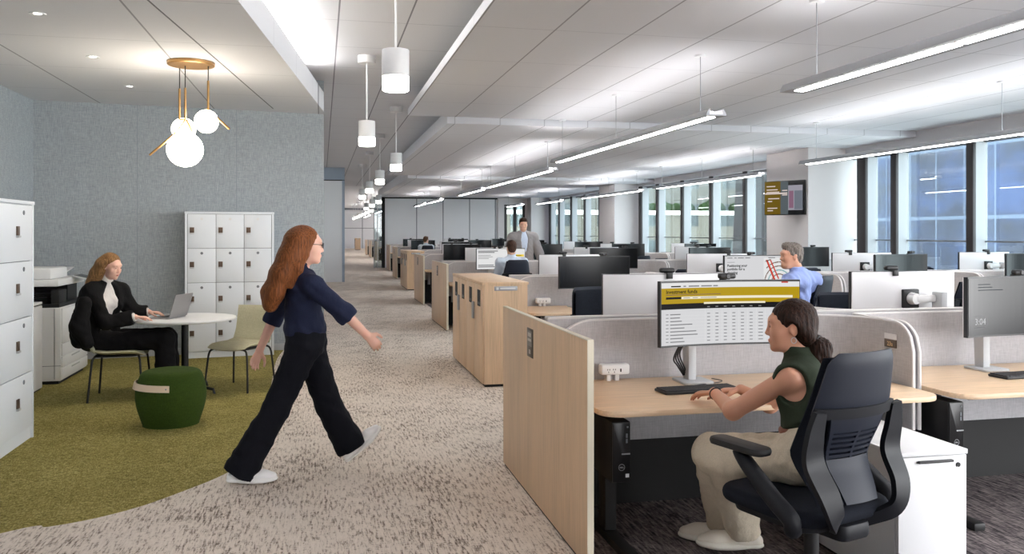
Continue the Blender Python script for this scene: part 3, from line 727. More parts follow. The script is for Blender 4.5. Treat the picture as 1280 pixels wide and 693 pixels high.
def display(kind):
    bm = bmesh.new(); w, h = MW - .008, MH - .010; c = MZ
    if kind == 'off': curved_quad(bm, -w, w, c - h, c + h, .0165, 0, 20)
    else:
        base = {'funds': 5, 'position': 5, 'page': 1, 'lock': 0}[kind]
        curved_quad(bm, -w, w, c - h, c + h, .0165, base, 20)
        o1, o2, o3 = .0171, .0177, .0183; X = lambda f: -w + 2 * w * f; Z = lambda f: c + h - 2 * h * f
        if kind == 'funds':
            curved_quad(bm, X(0), X(1), Z(.085), Z(0), o1, 1, 20)
            for a, b in ((.075, .15), (.17, .19), (.21, .29), (.305, .385), (.395, .43)): curved_quad(bm, X(a), X(b), Z(.068), Z(.048), o2, 3 if a < .1 else 4)
            curved_quad(bm, X(0), X(1), Z(.335), Z(.085), o1, 2, 20)
            curved_text(bm, 'Investment funds', .029, X(.035), Z(.172), o2, 3, .0006)
            curved_quad(bm, X(.035), X(.45), Z(.198), Z(.188), o2, 9)
            curved_quad(bm, X(.155), X(.955), Z(.265), Z(.225), o2, 6, 16); curved_quad(bm, X(.035), X(.153), Z(.262), Z(.228), o2, 3)
            for a, b in ((.17, .22), (.24, .28), (.3, .42)): curved_quad(bm, X(a), X(b), Z(.25), Z(.24), o3, 4)
            curved_quad(bm, X(0), X(1), Z(.425), Z(.335), o1, 3, 20); curved_quad(bm, X(.325), X(.77), Z(.352), Z(.322), o2, 6, 10)
            for k in range(9):
                z = .50 + k * .055
                curved_quad(bm, X(.035), X(.055), Z(z + .012), Z(z), o1, 4); curved_quad(bm, X(.068), X(.068 + (.08, .075, .09, .17, .11, .2, .21, .1, .11)[k]), Z(z + .016), Z(z), o1, 4)
                for q in range(7): curved_quad(bm, X(.35 + q * .062), X(.372 + q * .062 + (.01 if q == 6 else 0)), Z(z + .013), Z(z), o1, 4)
                curved_quad(bm, X(.03), X(.97), Z(z + .034), Z(z + .031), o1, 1, 16)
            for q in range(8): curved_quad(bm, X(.335 + q * .062), X(.337 + q * .062), Z(.98), Z(.44), o1, 1)
            for q in range(7): curved_quad(bm, X(.35 + q * .062), X(.37 + q * .062), Z(.405), Z(.39), o2, 4)
            curved_quad(bm, X(.88), X(.925), Z(.022), Z(0), o2, 7)
        if kind == 'position':
            curved_quad(bm, X(.63), X(1), Z(1), Z(0.07), o1, 1, 8)
            for a, b in ((.04, .13), (.16, .2), (.22, .32), (.34, .42), (.7, .8)): curved_quad(bm, X(a), X(b), Z(.08), Z(.05), o2, 4)
            curved_quad(bm, X(.04), X(.17), Z(.22), Z(.205), o1, 4)
            for s, z in (('Positioning your', .37), ('portfolio for a', .49), ('changing', .61), ('market', .73)): curved_text(bm, s, .042, X(.04), Z(z), o1, 3, .0012)
            cx, cz = .86, .95
            for r_ in (.30, .44, .58, .72):
                for i in range(12):
                    a = math.pi * (i / 12 * .98 + .02); a2 = a + math.pi / 13
                    pts = [(cx + r_ * .36 * math.cos(a), cz - r_ * math.sin(a)), (cx + r_ * .36 * math.cos(a2), cz - r_ * math.sin(a2)), (cx + (r_ + .04) * .36 * math.cos(a2), cz - (r_ + .04) * math.sin(a2)), (cx + (r_ + .04) * .36 * math.cos(a), cz - (r_ + .04) * math.sin(a))]
                    if min(p[0] for p in pts) < .63 or max(p[0] for p in pts) > 1: continue
                    f = bm.faces.new([bm.verts.new(bend(X(p[0]), Z(p[1]), o2)) for p in pts]); f.material_index = 9 if r_ != .44 else 8
            for (x0, z0, x1, z1, wd, mi) in ((.66, .14, .80, .98, .03, 7), (.72, .14, .84, .80, .02, 7), (.64, .2, .72, .12, .03, 3)):
                f = bm.faces.new([bm.verts.new(bend(X(p[0]), Z(p[1]), o3)) for p in ((x0, z0), (x0 + wd, z0), (x1 + wd, z1), (x1, z1))]); f.material_index = mi
            curved_quad(bm, X(.63), X(.8), Z(1), Z(.86), o2, 8)
        if kind == 'page':
            for z, ws in ((.08, (.03, .45)), (.15, (.03, .38)), (.3, (.03, .3)), (.38, (.03, .34)), (.46, (.03, .26)), (.78, (.03, .36)), (.86, (.03, .4))): curved_quad(bm, X(ws[0]), X(ws[1]), Z(z + (.05 if z < .2 or z > .7 else .025)), Z(z), o1, 4)
            curved_quad(bm, X(.73), X(.98), Z(.38), Z(.28), o1, 10); curved_quad(bm, X(.8), X(.93), Z(.345), Z(.32), o2, 3); curved_quad(bm, X(.765), X(.80), Z(.52), Z(.44), o1, 7)
        if kind == 'lock':
            for a, b, z in ((.10, .22, .10), (.10, .24, .15), (.10, .34, .20)): curved_quad(bm, X(a), X(b), Z(z + .012), Z(z), o1, 12)
            curved_text(bm, '3:04', .054, X(.065), Z(.81), o1, 5); curved_quad(bm, X(.065), X(.16), Z(.87), Z(.855), o1, 4); curved_quad(bm, X(.065), X(.14), Z(.665), Z(.66), o1, 4)
    me = bpy.data.meshes.new('display'); bm.normal_update(); bm.to_mesh(me); bm.free(); return me
DISP = {}
def monitor(kind):
    """curved ultrawide on a short side arm; faces -y, origin on the desk under its centre"""
    t = thing('monitor', '', 'monitor', (0, 0, 0), 0, 'curved ultrawide monitors on the desks')
    MB().sheet(lambda u, v: bend((2 * u - 1) * MW, MZ + (2 * v - 1) * MH, .0), 24, 4, .028).build('bezel', M['bezel'], t, 40)
    MB().sheet(lambda u, v: bend((2 * u - 1) * (MW - .003), MZ + (2 * v - 1) * (MH - .003), -.016), 24, 4, .018).build('back_cover', M['monback'], t, 40)
    link('display', display(kind), SC, t)
    MB().box(-.064, .064, .018, .045, MZ - .07, MZ + .058, bev=.006).build('mount_plate', M['black'], t)
    q = MB(); q.cyl((0, .04, MZ - .005), (0, .095, MZ - .005), .042, .036, 24); q.box(-.17, 0, .06, .10, MZ - .03, MZ + .02, bev=.012); q.build('arm', M['plast'], t)
    q = MB(); q.prism([(.055, .0), (.13, .0), (.155, MZ + .03), (.06, MZ + .03)], -.20, -.15, 'x', bev=.008); q.xf(Matrix.Translation((0, 0, .012))); q.build('post', M['plast2'], t)
    MB().prism(rrect(-.26, -.08, -.03, .16, .02), 0, .014, bev=.004).build('base_plate', M['plast2'], t)
    return t
def webcam():
    t = thing('webcam', '', 'webcam', (0, 0, 0), 0, 'webcams clipped on the monitors')
    MB().box(-.05, .05, -.028, .012, .007, .038, bev=.012, seg=3).build('body', M['black'], t, 60)
    MB().cyl((0, -.034, .022), (0, -.026, .022), .012, seg=20).build('lens', M['off'], t)
    MB().box(-.02, .02, .029, .045, -.03, .008, bev=.003).box(-.02, .02, -.01, .045, .003, .009, bev=.002).build('clip', M['black'], t)
    return t
def desk(w=1.85, dep=.90, lc=1, rcn=1):
    """origin: left back corner on the floor seen from the sitter; the sitter is at -y"""
    t = thing('desk', '', 'desk', (0, 0, 0), 0, 'maple topped sit-stand desks')
    out = [p for p in rrect(0, w, -dep, -.036, .11, 7, (1, 1, 0, 0))]
    out = out[:-2] + [(w - .34 + .33 * math.cos(R(a)), -.036 - .34 + .33 * math.sin(R(a))) for a in range(0, 91, 10)] + out[-1:]
    MB().prism(out, .712, .74, bev=.005).build('desktop', M['desk'], t)
    MB().box(.12, w - .38, -.10, -.08, .40, .70).build('modesty_panel', M['screen'], t)
    for x in (.17, w - .20):
        q = MB(); q.box(x - .03, x + .03, -.52, -.41, .05, .70, bev=.004).box(x - .02, x + .05, -dep + .12, -.12, .685, .712, bev=.003); q.box(x - .035, x + .035, -.84, -.1, 0.0, .045, bev=.01); q.build('leg', M['blackmat'], t)
    MB().box(.17, w - .2, -.47, -.43, .66, .70).build('crossbeam', M['blackmat'], t)
    return t
def screen(w, left, right):
    """fabric privacy screen: back panel with returns; origin at the back-left corner of the desk"""
    t = thing('privacy_screen', '', 'screen', (0, 0, 0), 0, 'grey fabric privacy screens round the desks')
    z0, z1, ret, rl, rr = .50, 1.075, .62, .03, .34; y0, xl, xr = -.019, -.026, w + .026
    def arc(cx, cy, r, a0, a1, n): return [(cx + r * math.cos(R(a0 + (a1 - a0) * k / n)), cy + r * math.sin(R(a0 + (a1 - a0) * k / n))) for k in range(n + 1)]
    key = ([(xl, -ret)] + arc(xl + rl, y0 - rl, rl, 180, 90, 8)) if left else [(-.02, y0)]
    key += (arc(xr - rr, y0 - rr, rr, 90, 0, 16) + [(xr, -ret)]) if right else [(w + .02, y0)]
    pts = []
    for p, q in zip(key, key[1:]):
        n = max(1, int(math.hypot(q[0] - p[0], q[1] - p[1]) / .022)); pts += [(p[0] + (q[0] - p[0]) * k / n, p[1] + (q[1] - p[1]) * k / n) for k in range(n)]
    pts.append(key[-1]); acc = [0]
    for p, q in zip(pts, pts[1:]): acc.append(acc[-1] + math.hypot(q[0] - p[0], q[1] - p[1]))
    ra, rb = (.15 if left else .26), (.15 if right else .26); N = len(pts) - 1
    def top(i):
        o = 0
        for s_, r_ in ((acc[i], ra), (acc[-1] - acc[i], rb)):
            if s_ < r_: o = max(o, r_ - math.sqrt(max(0, r_ * r_ - (r_ - s_) ** 2)))
        return z1 - o
    MB().sheet(lambda u, v: (*pts[int(round(u * N))], z0 + (top(int(round(u * N))) - z0) * v), N, 2, .022).build('panel', M['screen'], t, 40)
    rim = [(*pts[i], top(i)) for i in range(N + 1)]
    if left: rim = [(*pts[0], z0)] + rim
    if right: rim = rim + [(*pts[-1], z0)]
    MB().tube(rim, .0115, 6).build('edge_trim', M['screen_trim'], t, 60)
    return t
def spine(x0, x1, s, label):
    t = thing('desk_spine', label, 'divider', ((x0 + x1) / 2, s, 0), 0, 'long dividers between facing desks')
    h = (x1 - x0) / 2
    MB().box(-h, h, -.028, .028, .62, 1.085, bev=.006).build('fabric_panel', M['screen'], t); MB().box(-h, h, -.03, .03, 1.082, 1.096, bev=.004).build('top_rail', M['screen_trim'], t)
    MB().box(-h, h, -.045, .045, 0, .62).build('base_panel', M['dark'], t); return t
def end_panel(x, s, label, sign=True, half=.935):
    t = thing('desk_end_panel', label, 'panel', (x, s, 0), 0, 'maple end panels along the corridor')
    MB().box(0, .026, -half, half, .012, 1.075, bev=.002).build('board', M['wood'], t)
    q = MB(); q.box(-.001, .030, -half - .003, -half + .001, .012, 1.078).box(-.001, .03, -half, half, 1.074, 1.079); q.build('edge_band', M['wood_edge'], t)
    MB().box(.004, .022, -half + .03, half - .03, 0, .014).build('plinth', M['dark'], t)
    # number plate on the corridor face
    p = MB().box(-.004, 0.001, .10, .235, .84, 1.01, bev=.001).build('name_plate', mat('plate_bronze', (96, 84, 74), .45, .3), t)
    q = MB(); q.box(-.006, -.003, .115, .22, .905, .995); q.build('card', mat('plate_card', (132, 126, 120), .5), p)
    q = MB(); q.box(-.0065, -.004, .13, .205, .962, .985).box(-.0065, -.004, .125, .21, .935, .95).box(-.006, -.003, .15, .185, .86, .885); q.build('lettering', mat('plate_letter', (196, 190, 182), .5), p)
    return t
def locker_bench(x, s, label, half=1.0):
    t = thing('locker_cabinet', label, 'cabinet', (x, s, 0), 0, 'maple locker cabinets along the corridor')
    W = .47
    MB().box(.018, W, -half, half, .03, 1.045).build('body', M['wood'], t); MB().box(-.004, W + .012, -half - .004, half + .004, 1.045, 1.072, bev=.002).build('top', M['wood'], t)
    MB().box(.03, W - .02, -half + .03, half - .03, 0, .03).build('plinth', M['dark'], t)
    dw = 2 * half / 4
    for k in range(4):
        y0 = -half + k * dw
        d = MB().box(0, .017, y0 + .004, y0 + dw - .004, .035, 1.04, bev=.0015).build('door', M['wood'], t)
        ys = (y0 + .10) if k % 2 == 0 else (y0 + dw - .24)
        ys = y0 + .13
        MB().box(-.002, .004, ys, ys + .17, .815, .985).build('number_window', M['dark'], d)
        MB().box(-.003, .0, ys + .02, ys + .15, .83, .86).build('slot_label', mat('slot_dark', (46, 48, 46), .5), d)
    for k in (1, 3):
        y = -half + k * dw
        MB().box(-.022, 0, y - .035, y + .035, .66, .84, bev=.004).build('handle', M['alu'], t)
    p = MB().box(.12, .36, -half - .008, -half + .001, .985, 1.03, bev=.001).build('sign_plate', M['alu'], t)
    MB().box(.14, .165, -half - .0095, -half - .006, .995, 1.02).box(.18, .34, -half - .0095, -half - .006, 1.0, 1.015).build('lettering', mat('sign_letter', (206, 208, 208), .5), p)
    return t
def power_outlet():
    t = thing('desk_outlet', '', 'power outlet', (0, 0, 0), 0, 'white clip-on power outlets')
    MB().box(-.085, .085, -.03, .03, .035, .095, bev=.012, seg=3).build('body', M['plast'], t, 60)
    for x in (-.05, .0): MB().box(x, x + .025, -.02, .02, 0, .04, bev=.003).build('clamp', M['plast'], t)
    q = MB()
    for x in (-.042, -.008):
        for dx, dz in ((-.006, .006), (.006, .006), (0, -.008)): q.box(x + dx - .0018, x + dx + .0018, -.0315, -.029, .06 + dz - .004, .06 + dz + .004)
    q.box(.026, .034, -.0315, -.029, .052, .07); q.build('sockets', M['bezel'], t); return t
def keyboard():
    t = thing('keyboard', '', 'keyboard', (0, 0, 0), 0, 'black keyboards')
    MB().prism(rrect(-.22, .22, -.07, .07, .012), 0, .014, bev=.004).build('case', M['black'], t)
    q = MB()
    for r_ in range(6):
        for k in range(19):
            if r_ == 0 and 3 < k < 9:
                if k == 4: q.box(-.21 + 4 * .0222, -.21 + 9 * .0222 - .003, -.06, -.042, .013, .020)
                continue
            x = -.21 + k * .0222; y = -.06 + r_ * .0205
            q.box(x, x + .019, y, y + .0175, .013, .020)
    q.build('keys', mat('key_caps', (30, 30, 33), .55), t); return t
def pc_tower():
    t = thing('desktop_computer', '', 'computer', (0, 0, 0), 0, 'black computers hung under the desks')
    MB().box(-.047, .047, 0, .29, .0, .29, bev=.004).build('case', M['black'], t)
    q = MB().prism(rrect(-.044, .044, .003, .287, .004), -.008, .001, 'y', bev=.002); q.build('front_bezel', mat('bezel_gloss', (13, 13, 15), .3), t)
    MB().box(.0, .042, -.011, -.007, .135, .141).build('trim_line', M['alu'], t)
    q = MB().tube([(.0 + .015 * math.cos(a), -.0095, .075 + .015 * math.sin(a)) for a in [2 * math.pi * k / 20 for k in range(20)]], .0012, 5, True)
    me = text_mesh('DELL', .009, .0004, 'CENTER'); qb = bmesh.new(); qb.from_mesh(me); qb.transform(T(0, -.0095, .0718) @ Matrix.Rotation(R(90), 4, 'X')); q._take(qb)
    q.build('round_logo', M['alu'], t)
    MB().box(.02, .037, -.0105, -.0075, .026, .043).build('sticker', M['white'], t)
    q = MB()
    for i in range(2): q.box(.022, .03, -.0105, -.0075, .19 + i * .025, .21 + i * .025)
    q.box(.026, .034, -.0105, -.0075, .262, .27); q.build('ports', M['gap'], t)
    return t
# ------------------------------------------------------------------ the desk rows
PITCH = 1.94
BENCH = [(4.69, 1.21, 'p'), (9.43, 1.60, 'l'), (14.3, 1.95, 'p'), (19.25, 2.16, 'p'), (24.1, 2.28, 'l'), (29.75, 2.5, 'p'), (35.6, 2.72, 'p')]
ROWN = ['front', 'second', 'third', 'fourth', 'fifth', 'sixth', 'seventh']
SEAT = ['first seat from the corridor', 'second seat from the corridor', 'third seat from the corridor', 'fourth seat from the corridor']
PROTO = {}
def place(key, make, loc, rz, label, group=None):
    if key not in PROTO:
        o = PROTO[key] = make(); o.location = loc; o.rotation_euler = (0, 0, R(rz)); o['label'] = label
        if group: o['group'] = group
        return o
    return dup(PROTO[key], loc, rz, label, group)
HIDE = {(2, 0, 'f', 'chair'), (3, 0, 'n', 'chair'), (0, 1, 'n', 'chair'), (0, 1, 'n', 'outlet'), (0, 2, 'f'), (0, 2, 'n'), (0, 3, 'f'), (0, 3, 'n'), (1, 0, 'f', 'chair'), (1, 0, 'n', 'chair'), (1, 1, 'n', 'outlet'), (1, 2, 'n', 'outlet'), (1, 3, 'n', 'chair'), (1, 3, 'n', 'outlet'), (1, 3, 'n', 'webcam'), (2, 0, 'f', 'screen'), (2, 1, 'f', 'chair'), (2, 1, 'f', 'screen'), (2, 1, 'n', 'chair'), (2, 2, 'f', 'screen'), (2, 2, 'n', 'chair'), (2, 3, 'f'), (2, 3, 'n', 'chair'), (3, 0, 'f', 'chair'), (3, 0, 'f', 'screen'), (3, 1, 'f'), (3, 1, 'n', 'chair'), (3, 2, 'f', 'chair'), (3, 2, 'f', 'screen'), (3, 3, 'f', 'screen'), (3, 3, 'n', 'chair'), (4, 0, 'f', 'chair'), (4, 0, 'f', 'screen'), (4, 0, 'n', 'chair'), (4, 1, 'f', 'chair'), (4, 1, 'f', 'screen'), (4, 1, 'f', 'webcam'), (4, 1, 'n'), (4, 2, 'f', 'chair'), (4, 2, 'f', 'screen'), (4, 2, 'n', 'chair'), (5, 0, 'f', 'chair'), (5, 0, 'f', 'screen'), (5, 0, 'n', 'webcam'), (5, 1, 'f', 'chair'), (5, 1, 'f', 'screen'), (5, 1, 'f', 'webcam'), (5, 1, 'n', 'chair'), (5, 2, 'f'), (5, 2, 'n', 'chair'), (5, 2, 'n', 'screen'), (5, 2, 'n', 'webcam'), (6, 0, 'f'), (6, 0, 'n', 'chair'), (6, 1, 'f', 'chair'), (6, 1, 'f', 'screen'), (6, 1, 'n', 'chair'), (6, 2, 'f', 'chair'), (6, 2, 'f', 'screen'), (6, 2, 'n', 'chair'), (6, 2, 'n', 'screen')}
#HIDE#
SPECIAL = {(0, 0, 'n'): ('funds', 'large monitor showing a gold and white funds web page, before the front seated woman'),
           (0, 1, 'n'): ('lock', 'dark monitor reading 3:04 on the front desk row, right edge of the photo'),
           (1, 1, 'n'): ('position', 'monitor showing a bold headline and a swirling artwork, before the older man in blue'),
           (2, 0, 'n'): ('page', 'monitor with a pale text page and yellow box, before the man seen from behind')}
rnd = random.Random(11)
for b, (s, X0, kind) in enumerate(BENCH):
    rn = ROWN[b]
    x00 = X0 + .07 if kind == 'p' else X0 + .52
    n = 4 if x00 + 4 * PITCH < 10.15 else 3
    xe = x00 + n * PITCH - .09
    spine(x00 - .02, xe + .03, s, 'long grey divider down the middle of the %s desk row from the viewer' % rn)
    if kind == 'p': end_panel(X0, s, 'maple end panel of the %s desk row beside the corridor' % rn if b else 'large maple end panel nearest the viewer, beside the corridor carpet')
    else: locker_bench(X0, s, 'maple locker cabinet with four dark number windows ending the %s desk row' % rn)
    for i in range(n):
        x0 = x00 + i * PITCH; xc = x0 + .925
        for side in 'nf':
            if (b, i, side) in HIDE: continue
            sg = -1 if side == 'n' else 1; rz = 0 if side == 'n' else 180
            who = '%s row %s side, %s' % (rn, 'near' if side == 'n' else 'far', SEAT[i])
            org = (x0 if side == 'n' else x0 + 1.85, s + sg * .06, 0)
            def ok(what): return (b, i, side, what) not in HIDE
            if ok('desk'): place('desk', desk, org, rz, 'maple sit-stand desk, ' + who)
            lf, rt = (i > 0, i < n - 1) if side == 'n' else (i < n - 1, i > 0)
            if ok('screen'): place(('scr', lf, rt), lambda: screen(1.85, lf, rt), org, rz, 'grey fabric desk screen, ' + who)
            kd, lb = SPECIAL.get((b, i, side), ('off', None))
            dx, dy, dr = (0.0, 0.0, 0) if (b, i, side) in SPECIAL else (rnd.uniform(-.08, .08), rnd.uniform(-.03, .03), rnd.uniform(-7, 7))
            if (b, i, side) == (0, 1, 'f'): dx, dr = -.22, 3
            if (b, i, side) == (0, 0, 'f'): dx, dr = -.04, -2
            if (b, i, side) == (1, 2, 'n'): dr = 9
            mx, my = xc + dx, s + sg * (.36 + dy)
            mz = .7405
            if lb is None: lb = ('dark blank monitor front, ' if side == 'n' else 'white monitor back, ') + who
            if ok('monitor'):
                mo = place(('mon', kd), lambda: monitor(kd), (mx, my, mz), rz + dr, lb)
                zt = MZ + MH
                if ok('webcam'):
                    wx = (.0, .12, -.1, .2)[(b + i) % 4] if (b, i, side) not in SPECIAL else (.0 if kd != 'position' else -.05)
                    yy = bend(wx, 0)[1]; p = Matrix.Translation((mx, my, mz)) @ RZ(rz + dr) @ Vector((wx, yy, zt))
                    place('webcam', webcam, p, rz + dr, 'small black webcam on a monitor, ' + who)
            if ok('chair') and (b, i, side) != (0, 0, 'n'):
                cx, cy, cr = xc + rnd.uniform(-.15, .15), s + sg * rnd.uniform(1.22, 1.42), rz + rnd.uniform(-25, 25)
                if (b, i, side) == (0, 1, 'f'): cx, cy, cr = 4.3, 6.2, 175
                if (b, i, side) == (0, 0, 'f'): cx, cy, cr = 2.14, 6.05, 200
                if (b, i, side) == (5, 0, 'n'): cx, cy, cr = 3.42, 28.05, 0
                if (b, i, side) == (1, 1, 'n'): cx, cy, cr = 4.72, 7.66, 38
                if (b, i, side) == (2, 0, 'n'): cx, cy, cr = 2.96, 13.06, 5
                lbl = 'dark task chair, ' + who
                if (b, i, side) == (1, 1, 'n'): lbl = 'dark task chair the older man in blue sits on'
                if (b, i, side) == (2, 0, 'n'): lbl = 'dark task chair of the man seen from behind'
                tall = (b, i, side) in ((1, 1, 'n'), (2, 0, 'n'), (5, 0, 'n'), (0, 0, 'f'))
                place('tall_chair' if tall else 'chair', (lambda: task_chair(.09)) if tall else task_chair, (cx, cy, 0), cr, lbl)
            if ok('outlet') and side == 'n' and b < 2:
                place('outlet', power_outlet, (x0 + .34, s - .15, .7405), 0, 'white desk power outlet, ' + who)
            if ok('pc') and side == 'n' and b == 0:
                place('pc', pc_tower, (x0 + .115 - (.03 if i else 0), s - .88 + (.06 if i else 0), .385), 0, 'black computer hung under the desk, ' + who)
            if ok('keyboard') and side == 'n' and b == 0:
                place('keyboard', keyboard, (xc - .26 if i == 0 else xc - .12, s - .55, .7405), 3, 'black keyboard under the hands of the front seated woman' if i == 0 else 'black keyboard, ' + who)
# cables behind the front monitor
fm = [o for o in COL.objects if o.get('label') == SPECIAL[(0, 0, 'n')][1]][0]
q = MB()
for k in range(4):
    x = -.245 - .012 * k
    q.tube(spline([(x + .05, .045, .26), (x, .07, .17 - .01 * k), (x + .03, .09, .09), (x + .075, .11, .02 + .004 * k)], 6), .0045, 6)
q.build('cables', M['black'], fm)
fk = [o for o in COL.objects if o.get('label', '').startswith('black keyboard under the hands')][0]
MB().tube(spline([(.02, .07, .006), (.08, .14, .004), (.20, .17, .004), (.27, .22, .004), (.25, .30, .004)], 8), .0025, 6).build('cable', M['black'], fk)
# plate on the front screen return
t = [o for o in COL.objects if o.name.startswith('privacy_screen') and o.get('label', '').endswith('front row near side, first seat from the corridor')]
if t:
    o = t[0]; lw = 1.85 + .026 - .011
    p = MB().box(lw - .006, lw + .0, -.50, -.40, .93, .975, bev=.001).build('name_plate', MATS['plate_bronze'], o)
    MB().box(lw - .006, lw, -.50, -.40, .978, 1.008).build('card', M['white'], p)
    me = text_mesh('23a', .034, .0006, 'CENTER'); q = MB(); qb = bmesh.new(); qb.from_mesh(me); qb.transform(T(lw - .0075, -.45, .94) @ RZ(-90) @ Matrix.Rotation(R(90), 4, 'X')); q._take(qb)
    q.build('lettering', mat('plate_gold', (214, 180, 130), .5), p)
# the chair of the front seated woman and the white pedestal beside it
FC = place('chair', task_chair, (1.985, 3.17, 0), 17, 'large navy-black task chair in the front right, the seated woman on it')
FC.scale = (1.05, 1.05, 1.05)
t = thing('pedestal', 'white drawer pedestal with a black pull bar, right of the front chair', 'cabinet', (2.615, 3.58, 0))
MB().box(-.175, .175, -.36, .38, .02, .60, bev=.002).build('body', M['white'], t)
MB().box(-.178, .178, -.385, .382, .60, .622, bev=.003).build('top', M['white'], t)
d = MB().box(-.172, .172, -.383, -.362, .03, .597, bev=.002).build('drawer_front', M['white'], t)
MB().box(-.08, .095, -.40, -.383, .572, .582, bev=.002).build('pull_bar', M['black'], d)
MB().cyl((.128, -.388, .555), (.128, -.38, .555), .010, seg=16).build('lock', M['bezel'], d)
MB().box(-.16, .16, -.34, .36, 0, .02).build('plinth', M['dark'], t)
# far benches past the glass end of the hall
for i, (s, x) in enumerate(((48.5, 3.04), (55, 3.05), (61, 3.1))):
    end_panel(x, s, 'small far maple end panel beyond the glass, %s past the end wall' % ['first', 'second', 'third'][i], half=1.6)
    spine(x + .05, x + 7, s, 'far desk divider beyond the end wall, %s row there' % ['first', 'second', 'third'][i])
    for k in range(1 if i < 2 else 0):
        place('desk', desk, (x + .07 + k * 1.94, s - .06, 0), 0, 'far desk beyond the end wall, %s row, %s' % (['first', 'second', 'third'][i], SEAT[k]))
        place(('mon', 'off'), lambda: monitor('off'), (x + 1 + k * 1.94, s - .3, .7405), 0, 'tiny dark monitor beyond the end wall, %s row, %s' % (['first', 'second', 'third'][i], SEAT[k]))
locker_bench(3.0, 79, 'tiny maple locker cabinet at the far end of the corridor')
# ------------------------------------------------------------------ the lounge corner
def lockers(label, loc, rz, cols, rows, dw, dh, base, depth, hand=-1, dots=None):
    """front faces -y, origin at the left front corner on the floor"""
    t = thing('locker_unit', label, 'lockers', loc, rz); W = cols * dw + .05; H = base + rows * dh
    MB().box(0, W, .02, depth, .02, H + .005).build('body', M['locker'], t)
    q = MB(); q.box(-.004, .022, -.004, depth, .0, H + .01, bev=.001).box(W - .022, W + .004, -.004, depth, 0, H + .01, bev=.001); q.build('side_panels', M['locker'], t)
    MB().box(-.008, W + .008, -.01, depth, H + .005, H + .03, bev=.002).build('top', M['locker'], t)
    MB().box(.02, W - .02, .012, depth - .03, 0, base - .005).build('plinth', M['locker'], t)
    MB().box(.02, W - .02, .016, .0205, base, H).build('gap_lining', M['gap'], t)
    for c in range(cols):
        for r_ in range(rows):
            x, z = .025 + c * dw, base + r_ * dh
            d = MB().box(x + .003, x + dw - .003, -.002, .016, z + .003, z + dh - .003, bev=.0015).build('door', M['locker'], t)
            hx, hz = x + dw * (.16 if hand < 0 else .594), z + dh * .50
            MB().box(hx - .026, hx + .026, -.012, -.001, hz - .018, hz + .05, bev=.002).build('latch', mat('latch_bronze', (92, 74, 62), .4, .5), d)
            MB().box(hx - .026, hx + .026, -.020, -.001, hz - .034, hz - .018, bev=.002).build('latch_tab', M['silver'], d)
            k = MB(); kx = x + dw * (.5 if hand < 0 else .76); k.cyl((kx, -.006, z + dh * .86), (kx, -.001, z + dh * .86), .017, seg=20)
            k.build('key_disc', M['plast'] if (dots and r_ in dots) else M['gap'], d)
    return t
lockers('tall white locker block with three columns of doors against the grey fabric wall', (-1.66, 11.15, 0), 7.2, 3, 4, .338, .432, .085, .40, -1, dots=(3,))
y0, _ = onX(1, 400, -2.17); y40, _ = onX(40, 400, -2.17); y26, _ = onX(26, 400, -2.17)
lockers('white locker block cut off by the left edge of the photo', (-2.17, 7.15 - 1.65, 0), 90, 2, 4, .80, .422, .10, .45, 1)

def star_chair():
    """upholstered shell on black tube legs, faces +y"""
    t = thing('visitor_chair', '', 'chair', (0, 0, 0), 0, 'sage visitor chairs at the round table')
    def wdt(v): return .235 - .02 * (2 * v - 1) ** 2
    MB().sheet(lambda u, v: ((2 * u - 1) * wdt(v), -.22 + .46 * v, .445 + .022 * abs(2 * u - 1) ** 2.5 - .03 * max(0, v - .75) ** 2 * 16 + .02 * max(0, .25 - v) * 4), 18, 16,
               lambda u, v: .036 * max(.2, 1 - abs(2 * u - 1) ** 8) * max(.3, 1 - abs(2 * v - 1) ** 10)).build('seat', M['chairgreen'], t, 60)
    def bkp(u, v):
        s = 2 * u - 1; w = .222 - .012 * v
        z = .452 + .37 * v; y = -.205 - .045 * math.sin(min(1, v * 2.2) * math.pi / 2) - .05 * v + .035 * abs(s) ** 2.2
        return (s * w, y, z)
    MB().sheet(bkp, 18, 14, lambda u, v: .032 * max(.2, 1 - abs(2 * u - 1) ** 10) * max(.35, 1 - abs(2 * v - 1) ** 14)).build('backrest', M['chairgreen'], t, 60)
    MB().prism(rrect(-.19, .19, -.2, .18, .06), .415, .428, bev=.004).build('under_frame', M['blackmat'], t)
    for sx in (-1, 1):
        for sy in (-1, 1):
            x, y = sx * .19, (.20 if sy > 0 else -.19)
            MB().tube(spline([(sx * .10, y * .9, .419), (sx * .18, y * .98, .418), (sx * .215, y * 1.05, .385), (sx * .23, y * 1.10, .28), (sx * .25, y * 1.22, .008)], 6), .010, 10).build('leg', M['blackmat'], t)
    return t
SCH = star_chair(); SCH.location = (-.80, 8.93, 0); SCH.rotation_euler = (0, 0, R(150)); SCH['label'] = 'empty sage green visitor chair right of the white round table'
dup(SCH, (-1.88, 8.68, 0), -88, 'sage visitor chair under the seated woman in the black blazer')

